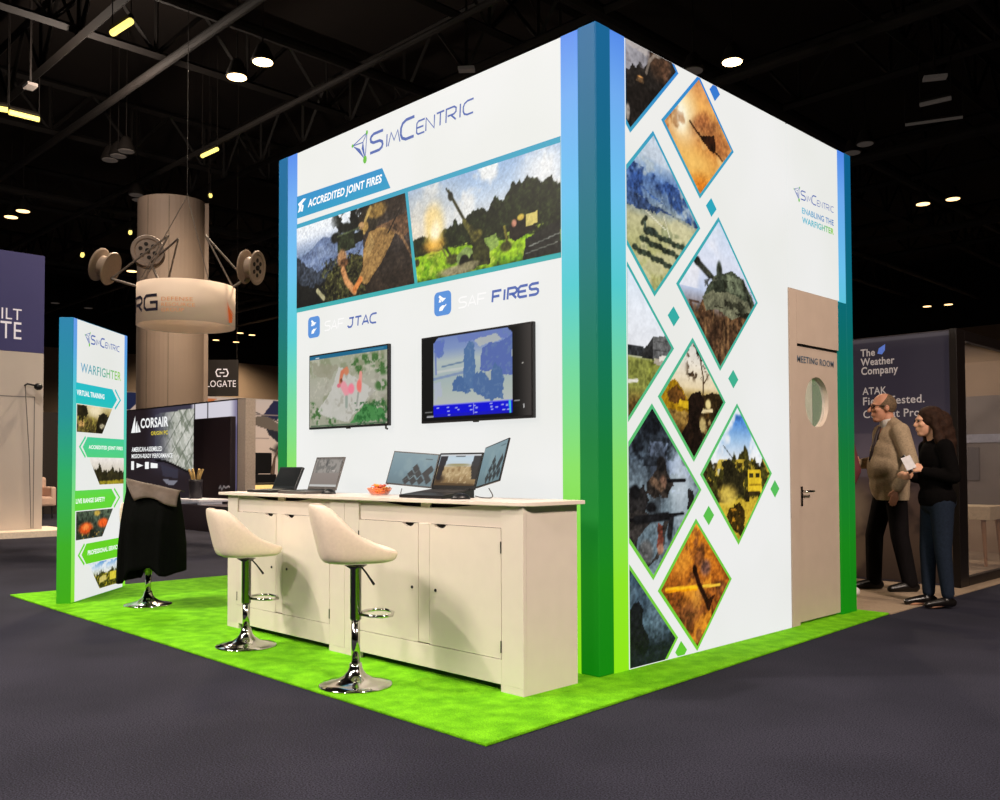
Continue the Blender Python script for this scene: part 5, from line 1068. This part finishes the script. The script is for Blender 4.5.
painted('wall_print', PC, [(-18.75, .1), (-13.46, .1), (-13.46, 2.49), (-18.75, 2.49)], (-18.75, -13.46, .1, 2.49), p_monitor, m_pc, cw, .025, .003)
text('company_name', 'CORSAIR', PC, -17.9, -16.48, 2.06, 2.29, m_ltext, cw, d=.01, bold=.025)
flat([[(-18.42, 1.97), (-18.2, 1.97), (-18.2, 2.36), (-18.3, 2.2)], [(-18.18, 1.97), (-18.05, 1.97), (-18.1, 2.25), (-18.18, 2.1)], [(-18.03, 1.97), (-17.9, 1.98), (-18.03, 2.16)]], PC, .01).build('sail_emblem', m_ltext, cw)
m_yel = mat('yellow lettering', (206, 190, 60), .6, emit=.8)
text('sub_brand', 'ORIGIN PC', PC, -17.35, -16.5, 1.885, 1.975, m_yel, cw, d=.01, bold=.03)
text('lettering', 'AMERICAN-ASSEMBLED', PC, -18.38, -16.78, 1.52, 1.63, m_ltext, cw, d=.01, bold=.02)
text('lettering', 'MISSION-READY PERFORMANCE', PC, -18.38, -16.26, 1.37, 1.47, m_ltext, cw, d=.01, bold=.02)
flat([[(-18.4, 1.1), (-18.25, 1.1), (-18.25, 1.3), (-18.4, 1.3)], [(-18.1, 1.14), (-17.75, 1.2), (-18.1, 1.26)], [(-17.65, 1.12), (-17.45, 1.12), (-17.45, 1.28), (-17.65, 1.28)], [(-17.35, 1.14), (-17.0, 1.14), (-17.0, 1.24), (-17.35, 1.26)]], PC, .01).build('feature_icons', m_ltext, cw)
MB().box((2.56, -.1, 0), (2.86, .12, 2.5)).build('end_post', mat('warm grey end post', (176, 160, 146), .6, emit=.1), cw)
tc_ = thing('tall_panel', 'tall near-black panel at the right of the street map print', 'panel', (-14.2, 5.21, 0))
m_cab = mat('near black cabinet', (36, 28, 36), .45, var=.1, scale=4)
MB().box((-.83, -.05, 0), (.74, .06, 2.16)).build('body', m_cab, tc_, bevel=.01)
MB().box((-.36, -.06, .1), (.73, -.05, 2.14)).build('door', mat('dark plum cabinet door', (44, 34, 40), .4, var=.08, scale=4), tc_)
flat(strokes([[(.3, .72), (.36, .78), (.42, .7), (.5, .78), (.58, .74), (.68, .78), (.74, .76)]], .035), lambda a, b, d=0.: (a, -.06 - d, b), .004).build('script_mark', mat('grey script mark', (150, 146, 150), .6, emit=.3), tc_)
o = MB().box((-13.5, 4.1, 0), (-11.0, 4.72, .46)).build('plinth', mat('dark plum plinth', (64, 54, 62), .7, var=.06, scale=3)); tag(o, 'low dark plum plinth in front of the near-black panel', 'plinth')
m_wl = mat('white gloss slab', (214, 210, 214), .35, emit=.15)
st = thing('display_stand', 'low white display stand with a dark vase on the plum plinth', 'stand', (-13.22, 4.42, .46))
MB().box((-.55, -.29, .05), (.5, .3, .1)).build('top', m_wl, st, bevel=.01)
MB().box((-.5, -.22, 0), (-.36, .2, .05)).build('foot', m_wl, st); MB().box((.3, -.22, 0), (.44, .2, .05)).build('foot', m_wl, st)
vz = thing('vase', 'dark vase of yellow dried stems on the low white display stand', 'vase', (-13.35, 4.38, .56))
MB().lathe([(.11, 0), (.12, .02), (.125, .3), (.13, .36), (.11, .36), (.1, .02)], n=20).build('pot', mat('matte charcoal pot', (36, 34, 42), .5), vz, smooth=True)
for k in range(6): a = k * 1.05; MB().tube([(.05 * math.cos(a), .05 * math.sin(a), .3), (.08 * math.cos(a), .08 * math.sin(a), .44), (.13 * math.cos(a), .13 * math.sin(a), .56)], [.016, .024, .02], 8).build('stem', mat('yellow dried stem', (196, 166, 106), .7), vz)
hw_ = thing('display_wall', 'white exhibit wall with navy chevrons and a helicopter picture', 'display wall', (-21, 8.5, 0))
MB().box((-.1, -3.4, 0), (0, 3.6, 3.16)).build('panel', m_lw, hw_)
PH = lambda a, b, d=0.: (d, a - 8.5, b)
def p_heli(p):
    p.vg((0, (206, 178, 158)), (.6, (216, 188, 168)), (1, (206, 186, 174))); X = p.u * 6.8 + 5.2; Z = p.v * 3.16
    U = lambda y: (y - 5.2) / 6.8; V = lambda z: z / 3.16
    p.poly([(U(5.6), V(3.16)), (U(6.9), V(3.16)), (U(6.3), V(2.65))], (36, 44, 78)); p.poly([(U(7.6), V(3.1)), (U(8.5), V(3.1)), (U(7.4), V(2.3)), (U(6.6), V(2.3))], (34, 52, 92)); p.poly([(U(8.55), V(3.1)), (U(8.85), V(3.1)), (U(8.3), V(2.72)), (U(8.1), V(2.72))], (206, 122, 74)); p.poly([(U(9.2), V(3.0)), (U(9.32), V(3.1)), (U(9.5), V(2.98))], (190, 110, 70))
    p.poly([(U(10.3), V(2.68)), (U(10.65), V(3.12)), (U(11.4), V(3.14)), (U(10.75), V(2.55))], (44, 44, 72)); p.poly([(U(10.35), V(2.4)), (U(10.85), V(2.2)), (U(11.2), V(1.8)), (U(10.85), V(1.85)), (U(10.5), V(2.1))], (46, 44, 52))
    p.line([(U(9.6), V(2.95)), (U(10.3), V(2.66)), (U(11.2), V(2.4))], .012, (90, 80, 74)); p.poly([(U(9.72), V(2.5)), (U(9.9), V(2.6)), (U(10.2), V(2.66)), (U(10.55), V(2.6)), (U(10.9), V(2.4)), (U(11.3), V(2.25)), (U(11.2), V(2.1)), (U(10.7), V(2.25)), (U(10.3), V(2.32)), (U(9.95), V(2.42))], (112, 98, 84), 1, .02); p.ell(U(9.82), V(2.48), .012, .03, (60, 56, 52)); p.ell(U(10.95), V(1.65), .04, .07, (66, 58, 52), .4); p.line([(U(10.55), V(1.7)), (U(10.9), V(1.55))], .02, (70, 62, 56))
    p.line([(U(9.2), V(2.7)), (U(11.4), V(2.68))], .006, (150, 130, 120)); p.line([(U(9.7), V(2.02)), (U(10.5), V(2.0))], .008, (156, 136, 124))
painted('wall_print', PH, [(5.2, .05), (12, .05), (12, 3.14), (5.2, 3.14)], (5.2, 12, 0, 3.16), p_heli, vcol_mat('dim wall print', .62, .4, .6), hw_, .03, .004)
dt = thing('demo_table', 'low table with a lit yellow front below the helicopter picture', 'table', (-19.1, 9.2, 0))
MB().box((-.5, -.75, 0), (.45, .9, .47)).build('body', mat('dark table body', (40, 34, 32), .6), dt); MB().box((.45, -.75, .5), (.46, .9, .68)).build('lit_front', mat('lit yellow strip', (226, 196, 126), .5, emit=.75), dt); MB().box((-.5, -.75, .47), (.45, .9, .7)).build('top', mat('dark table top', (34, 30, 28), .5), dt)
ck = thing('equipment_case', 'black equipment case with an aerial on the low lit table', 'case', (-19.1, 9.0, .7))
MB().box((-.3, -.45, 0), (.35, .4, .26)).build('base', m_black, ck, bevel=.02); MB().box((-.3, -.42, .28), (.2, .35, .84)).build('lid', m_black, ck, bevel=.02)
MB().box((.2, -.4, .02), (.36, .38, .035)).build('panel_edge', mat('grey case edge', (120, 112, 100), .5), ck); MB().box((-.1, -.05, .25), (0, .05, .3)).build('hinge', m_black, ck); MB().tube([(.25, .33, .25), (.25, .4, .7), (.25, .62, 1.15)], [.06, .03, .015], 8).build('aerial', mat('brown aerial', (80, 62, 50), .6), ck)

# ---- concrete column, hanging ring sign, black hanging banner
m_conc = mat('beige column cladding', (118, 102, 90), .7, var=.06, scale=1.2)

pil = thing('column', 'thick round beige building column behind the hanging white ring sign', 'column', (-18.73, 6.43, 0))
pil['kind'] = 'structure'
MB().lathe([(.83, 0), (.83, 7.72), (.8, 7.74)], n=48).build('shaft', m_conc, pil, smooth=False)
_p = MB().box((-.2, -.24, 0), (.2, .12, 7.7)).build('pilaster', m_conc, pil); _p.rotation_euler = (0, 0, R(-25)); _p.location = (.47, .57, 0)
for a_ in (-1.2, -.55): MB().box((.82, -.012, 0), (.835, .012, 7.7)).build('cladding_joint', mat('column joint', (96, 84, 72), .8), pil).rotation_euler = (0, 0, a_)
m_ring = mat('white fabric banner', (226, 204, 182), .7, var=.04, scale=2, emit=.1, emitc=(240, 205, 175))
rs = thing('ring_sign', 'round white hanging ring sign with three cable spools above it', 'hanging sign', (-11.0, 3.02, 3.43))
rs['group'] = 'hanging signs'; del rs['group']
rn = MB(); nn = 56; vs = []; fs = []
for k in range(nn):
    a = 2 * math.pi * k / nn
    for r_, z_ in ((.765, 0), (.765, .65), (.75, .65), (.75, 0)): vs.append((r_ * math.cos(a), r_ * math.sin(a), z_))
for k in range(nn):
    j = (k + 1) % nn
    for i in range(4): fs.append((k * 4 + i, j * 4 + i, j * 4 + (i + 1) % 4, k * 4 + (i + 1) % 4))
ro = rn.add(vs, fs).build('ring_banner', m_ring, rs, smooth=False)
for q in ro.data.polygons: q.use_smooth = abs(q.normal.z) < .5
fr_v = np.array((.898, -.439)); rt_v = np.array((.439, .898))
def PRI(a, b, d=0.):
    q = (.765 + d) * (math.cos(a) * fr_v + math.sin(a) * rt_v); return (q[0], q[1], b - 3.43)
m_dn = mat('dark navy ring lettering', (40, 36, 52), .6)
m_or = mat('pale orange ring lettering', (226, 160, 110), .6, emit=.1); m_or2 = mat('orange flame print', (226, 110, 50), .6, emit=.15)
flat(tech_word('DRG', -1.8, -.6, 3.6, 3.82, .045, .25, 0, 8), PRI, .006).build('company_name', m_dn, rs)
for body, a, b_, z0, z1 in (('DEFENSE', -.5, .12, 3.725, 3.785), ('RESOURCE', -.5, .16, 3.64, 3.695), ('GROUP', -.5, -.05, 3.555, 3.612)): text('lettering', body, PRI, a, b_, z0, z1, m_or, rs, d=.006)
fl_ = []
for k in range(5):
    t0 = k / 5.; fl_.append([(.86 + .02 * k, 3.86 - .06 * k), (.93 + .04 * k, 3.74 - .06 * k), (1.2 - .03 * k, 3.6 - .03 * k), (1.0 - .01 * k, 3.66 - .05 * k)])
flat(fl_, PRI, .025).build('flame_emblem', m_or2, rs)
m_house_ = mat('dark wire', (34, 28, 25), .7)
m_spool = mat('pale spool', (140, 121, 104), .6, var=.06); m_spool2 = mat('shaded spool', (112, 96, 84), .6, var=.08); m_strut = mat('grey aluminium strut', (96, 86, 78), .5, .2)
def spool(c, ax, m, holes=False):
    ax = Vector(ax).normalized()
    o = MB().lathe([(.27, -.12), (.28, -.1), (.26, -.085), (.17, -.06), (.165, .06), (.26, .085), (.28, .1), (.27, .12), (.22, .118), (.2, .1)], c, 32, ax).build('spool', m, rs, smooth=False)
    e = MB(); a1 = ax.orthogonal().normalized(); b1 = ax.cross(a1)
    for k in range(6):
        q = Vector(c) + ax * .104 + (a1 * math.cos(k * 1.047) + b1 * math.sin(k * 1.047)) * .12; e.lathe([(.035, 0), (.035, .006)], q, 12, ax)
    e.lathe([(.04, 0), (.04, .03)], Vector(c) + ax * .1, 12, ax); e.build('spool_holes', m_gap, o)
    return o
rc = Vector((-11.0, 3.02, 3.43)); S3 = [Vector((-11.92, 2.07, 4.42)) - rc, Vector((-12.39, 2.99, 4.88)) - rc, Vector((-10.25, 3.76, 4.4)) - rc]
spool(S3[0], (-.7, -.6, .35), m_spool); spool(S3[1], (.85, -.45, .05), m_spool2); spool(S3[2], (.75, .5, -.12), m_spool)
sb = MB(); mid = Vector((-.1, 0, .95))
for q in S3:
    d = q.copy(); d.z = 0; d.normalize(); foot = d * .755 + Vector((0, 0, .65)); sb.tube([foot, q + Vector((0, 0, -.2)) - d * .1], .022, 8); sb.tube([d * .3 + Vector((0, 0, 1.5)), q + Vector((0, 0, -.2)) - d * .1], .018, 8); sb.tube([-d * .75 + Vector((0, 0, .65)), d * .75 + Vector((0, 0, .65))], .02, 8); sb.tube([d * .3 + Vector((0, 0, 1.5)), d * .75 + Vector((0, 0, .65))], .016, 8)
sb.build('strut_frame', m_strut, rs)
for q in (0, 2.1, 4.2): MB().tube([(.75 * math.cos(q), .75 * math.sin(q), .65), (0, .0, 2.15)], .008, 6).build('suspension_wire', m_strut, rs)
MB().tube([(0, 0, 2.15), (0, 0, 8.77)], .006, 6).build('suspension_wire', m_house_, rs)
hb = thing('hanging_banner', 'black hanging banner with a white link emblem right of the column', 'hanging banner', (-18.905, 7.87, 3.0))
dv = Vector((-18.61 + 19.2, 8.17 - 7.57, 0)).normalized(); nv = Vector((dv.y, -dv.x, 0))
PB_ = plane((0, 0, -3.0), dv, nv)
MB().prism([(-.42, 3.0), (.42, 3.0), (.42, 3.95), (-.42, 3.95)], PB_, -.04, 0).build('banner', mat('black banner fabric', (26, 20, 18), .7), hb)
text('company_name', 'LOGATE', PB_, -.4, .36, 3.24, 3.41, m_lt, hb, d=.004)
flat(strokes([[(-.02, 3.7), (-.12, 3.7), (-.16, 3.63), (-.12, 3.52), (-.03, 3.52)], [(.03, 3.7), (.12, 3.7), (.16, 3.6), (.12, 3.52), (.03, 3.52)], [(-.06, 3.61), (.06, 3.61)]], .03), PB_, .004).build('link_emblem', m_lt, hb)
for s_ in (-.38, .38): MB().tube([PB_(s_, 3.95, -.02), PB_(s_, 12.1, -.02)], .006, 6).build('suspension_wire', m_house_, hb)

# ================================================================== HALL SHELL
m_wd = mat('dark upper hall wall', (20, 16, 14), .9, var=.2, scale=.5)
m_wl2 = mat('tan lower hall wall', (132, 112, 92), .8, var=.08, scale=.4)
def wall2(name, a, b, zc):
    (x0, y0), (x1, y1) = a, b
    struct(MB().box((x0, y0, 0), (x1, y1, ZC)).build(name, m_wd))
wall2('wall_left', (X0 - .3, Y0_), (X0, Y1_), 8); wall2('wall_back', (X0, Y1_), (X1, Y1_ + .3), 8); wall2('wall_right', (X1, Y0_), (X1 + .3, Y1_), 8); wall2('wall_front', (X0, Y0_ - .3), (X1, Y0_), 8)
struct(MB().box((X0, Y0_, 0), (X0 + .25, Y1_, 8.0)).build('trim_1', m_wl2)); struct(MB().box((X0, Y1_ - .25, 0), (X1, Y1_, 8.4)).build('trim_2', m_wl2))
m_ceil = mat('near black ceiling', (34, 26, 21), .95, var=.25, scale=.35)
struct(MB().box((X0, Y0_, ZC), (X1, Y1_, ZC + .2)).build('ceiling', m_ceil))
m_truss = mat('dark painted steel', (25, 20, 17), .7, var=.2, scale=2); m_pipe = mat('dull grey duct', (27, 22, 19), .8, 0., var=.15, scale=1.5)
tn = [2]
def truss(p0, p1, zl=10.3, zu=11.6, r=.07):
    tn[0] += 1; p0 = Vector(p0 + (0,)); p1 = Vector(p1 + (0,)); L_ = (p1 - p0).length; n = max(3, int(L_ / 2.2)); mb = MB()
    mb.tube([p0 + Vector((0, 0, zl)), p1 + Vector((0, 0, zl))], r * 1.4, 4); mb.tube([p0 + Vector((0, 0, zu)), p1 + Vector((0, 0, zu))], r * 1.4, 4)
    for k in range(n):
        a = p0.lerp(p1, k / n); b = p0.lerp(p1, (k + 1) / n); m_ = a.lerp(b, .5); mb.tube([a + Vector((0, 0, zl)), m_ + Vector((0, 0, zu))], r * .7, 4); mb.tube([m_ + Vector((0, 0, zu)), b + Vector((0, 0, zl))], r * .7, 4); mb.tube([a + Vector((0, 0, zl)), a + Vector((0, 0, zu))], r * .7, 4)
    struct(mb.build('trim_%d' % tn[0], m_truss))
for x in (-4.6, -10.5, -16.5, -23, -31, -41): truss((x, -4), (x, 47.5))
for y in (3.2, 10, 17, 25, 35): truss((-51.5, y), (8, y), 10.0, 11.4)
def pipe(p0, p1, r, m=m_pipe):
    tn[0] += 1; struct(MB().tube([p0, p1], r, 10).build('trim_%d' % tn[0], m))
for a, b, r in (((-30, 4.6, 9.6), (5, 4.6, 9.6), .09), ((-40, 7.4, 9.4), (5, 7.4, 9.4), .07), ((-13, -4, 9.8), (-13, 47, 9.8), .12), ((-8, 2, 10.0), (-8, 47, 10.0), .16), ((-2.6, 2, 9.8), (-2.6, 47, 9.8), .1), ((-27, -2, 9.6), (-27, 47, 9.6), .12), ((-50, 13.5, 9.5), (5, 13.5, 9.5), .12), ((-50, 21, 9.6), (5, 21, 9.6), .14), ((-50, 30, 9.5), (5, 30, 9.5), .14), ((-36, -2, 9.5), (-36, 47, 9.5), .1)):
    pipe(a, b, r)

# ---- lamps under the ceiling
def emat(name, c, s):
    m = mat(name, c, .4, emit=s); return m
m_lens = emat('warm lit lens', (255, 214, 150), 9.); m_lens2 = emat('distant warm lens', (255, 206, 140), 3.2); m_dim = mat('grey reflector with faint glow', (120, 112, 106), .5, emit=.12); m_tube = emat('yellow lit tube', (250, 226, 120), 1.6); m_house = mat('dark lamp housing', (30, 25, 22), .6)  # m_dim: unlit reflectors carry a faint added emission
LS = []
def bay(label, x, y, z, lit, group=None, s=1., first=None):
    t = thing('high_bay_lamp', label, 'ceiling lamp', (x, y, z), 0, group)
    m_ = {2: m_lens, 1: m_lens2, 0: m_dim}[lit]
    MB().lathe([(.2 * s, 0), (.225 * s, .02), (.2 * s, .1), (.12 * s, .3), (.07 * s, .36)], n=24).build('housing', m_house, t)
    MB().lathe([(.19 * s, -.012), (.19 * s, .002)], n=24).build('lens', m_, t)
    MB().tube([(0, 0, .34), (0, 0, ZC - z + .03)], .015, 6).build('stem', m_house, t)
    if lit: LS.append((x, y, z, lit))
G = 'high bay lamps under the hall ceiling'
for lab, x, y, lit in (('lit high bay lamp, left of the bright pair at the upper left', -13.55, 5.3, 2), ('lit high bay lamp, right of the bright pair at the upper left', -12.57, 5.31, 2), ('lit high bay lamp alone above the top edge of the diamond wall', -6.19, 11.82, 2),
    ('lit lamp, right of the pair above the white display wall', -26.93, 5.52, 1), ('lit lamp, left of the pair above the white display wall', -27.91, 5.48, 1), ('lit high bay lamp, left of the upper pair right of the booth', -7.36, 24.57, 1), ('lit high bay lamp, right of the upper pair right of the booth', -6.54, 24.67, 1),
    ('small lit high bay lamp, left of the lower pair right of the booth', -14.14, 43.2, 1), ('small lit high bay lamp, right of the lower pair right of the booth', -13.2, 43.4, 1),
    ('unlit grey high bay lamp beside the bright lamp above the diamond wall', -6.95, 11.62, 0), ('unlit lamp, left of three between the bright pair and the column', -20.37, 5.51, 0), ('unlit lamp, middle of three between the bright pair and the column', -19.92, 5.54, 0), ('unlit lamp, right of three between the bright pair and the column', -19.42, 5.53, 0),
    ('unlit lamp, higher of two above the top right booth corner', -6.35, 18.2, 0), ('unlit lamp, lower of two above the top right booth corner', -6.85, 18.6, 0),
    ('small unlit lamp just above the column, upper of two', -22.89, 7.28, 0), ('small unlit lamp just above the column, lower of two', -23.32, 7.55, 0), ('lit lamp low behind the left cable spool of the ring sign', -33.2, 11.55, 1),
    ('small far lamp above the sign tower, left of two', -42.77, 11.95, 0), ('small far lamp above the sign tower, right of two', -43.1, 13.61, 0),
    ('far lit lamp right of the ring sign, left of the upper three', -45.18, 22.05, 1), ('far lit lamp right of the ring sign, middle of the upper three', -45.66, 23.27, 1), ('far lit lamp right of the ring sign, right of the upper three', -45.91, 24.19, 1), ('far lit lamp right of the ring sign, left of the lower two', -49.37, 23.7, 1), ('far lit lamp right of the ring sign, right of the lower two', -49.35, 25.05, 1)):
    bay(lab, x, y, 9.0, lit, G)
def tube_lamp(label, a, b, z=9.0, lit=True, r=.05):
    a = Vector(a + (z,)); b = Vector(b + (z,)); c = (a + b) / 2; t = thing('tube_lamp', label, 'tube lamp', tuple(c), 0, 'tube lamps under the hall ceiling')
    MB().tube([a - c, b - c], r, 8).build('tube', m_tube if lit else m_dim, t); MB().tube([a - c + Vector((0, 0, r * 1.5)), b - c + Vector((0, 0, r * 1.5))], r * 1.1, 4).build('housing', m_house, t)
    for q in (a, b): MB().tube([q - c + Vector((0, 0, r)), q - c + Vector((0, 0, ZC - z + .03))], .01, 5).build('hanger', m_house, t)
tube_lamp('yellow lit tube lamp at the upper left, left of the bright pair', (-13.41, 2.75), (-12.73, 2.8), r=.06)
tube_lamp('yellow lit tube lamp above the column, below the bright pair', (-18.45, 7.05), (-17.71, 7.07))
tube_lamp('long yellow lit tube lamp on the left edge, right piece of two', (-18.72, 2.64), (-18.72, 3.26), r=.06)
tube_lamp('long yellow lit tube lamp on the left edge, cut by the picture edge', (-18.73, 2.22), (-18.61, 2.58), r=.06)
tube_lamp('small yellow tube lamp just above the right side of the column', (-21.4, 8.8), (-21.5, 8.86), r=.055)
tube_lamp('small yellow tube lamp above the middle spool of the ring sign', (-27.1, 8.9), (-27.3, 8.98), r=.06)
tube_lamp('small yellow tube lamp above the left spool of the ring sign', (-31.5, 9.0), (-31.8, 9.1), r=.07)
tube_lamp('long dull tube lamp at the upper right, lower of two', (-5.16, 17.62), (-4.05, 18.06), 9.0, False, .035)
tube_lamp('short dull tube lamp at the upper right, higher of two', (-4.46, 16.65), (-3.84, 16.73), 9.0, False, .05)
def flat_lamp(label, x, y, sx, sy, rz):
    t = thing('panel_lamp', label, 'panel lamp', (x, y, 9.0), R(rz), 'unlit panel lamps'); MB().box((-sx, -sy, 0), (sx, sy, .06)).build('panel', m_dim, t); MB().box((-.02, -.02, .06), (.02, .02, ZC - 9.0 + .03)).build('hanger', m_house, t)
flat_lamp('unlit grey panel lamp above the logo wall', -10.1, 8.4, .16, .1, 40); flat_lamp('unlit grey panel lamp at the upper right', -3.72, 15.48, .22, .1, 30); flat_lamp('unlit grey panel lamp at the upper left edge', -17.0, 2.52, .16, .1, 0)

# ================================================================== LIGHT
def lamp(kind, loc_, power, col=(1, .86, .68), size=.3, target=None, cone=140, blend=.6):
    l = bpy.data.lights.new('hall_or_fill_light', kind); l.energy = power; l.color = col
    if kind == 'SPOT': l.spot_size = R(cone); l.spot_blend = blend; l.shadow_soft_size = size
    elif kind == 'POINT': l.shadow_soft_size = size
    elif kind == 'AREA': l.size = size
    o = bpy.data.objects.new('hall_or_fill_light', l); COL.objects.link(o); o.location = loc_
    if target is not None: o.rotation_euler = (Vector(target) - Vector(loc_)).to_track_quat('-Z', 'Y').to_euler()
    return o
lamp('SPOT', (-5.2, -5.8, 9), 2600, (1, .88, .76), .22, (-2, -.6, 0), 75)
lamp('SPOT', (-4.6, -9.0, 8), 3900, (1, .88, .76), 1.6, (-2, -.6, 0.4), 70)
lamp('SPOT', (9, -2.5, 8), 6400, (1, .82, .7), .8, (0, 1, .6), 70)
lamp('SPOT', (2.5, -12, 9), 2600, (1, .88, .8), .8, (1, -2.5, 0), 80)
for x, y, z, lit in LS:
    if lit == 2 or x < -25 or y > 20: lamp('SPOT', (x, y, z - .06), 2600 if lit == 2 else 1800, (1, .8, .58), .19, (x, y, 0), 150)
lamp('SPOT', (-9, 0, 9), 1100, (1, .88, .76), .2, (-13, 3, 0), 120)
lamp('POINT', (-16.0, 3.4, 8.5), 500, (1, .85, .72), .2)
lamp('POINT', (-1.4, 7.2, 2.2), 14, (1, .86, .7), .15)  # added lamp without a fixture, brightens the glass room inside
lamp('SPOT', (2.5, 3, 8.8), 420, (1, .8, .62), .3, (-.5, 4.8, 0), 90)
w = bpy.data.worlds.new('ambient_fill'); w.use_nodes = True; SC.world = w  # dim world colour added as ambient fill
w.node_tree.nodes['Background'].inputs['Color'].default_value = (.032, .026, .021, 1); w.node_tree.nodes['Background'].inputs['Strength'].default_value = 1
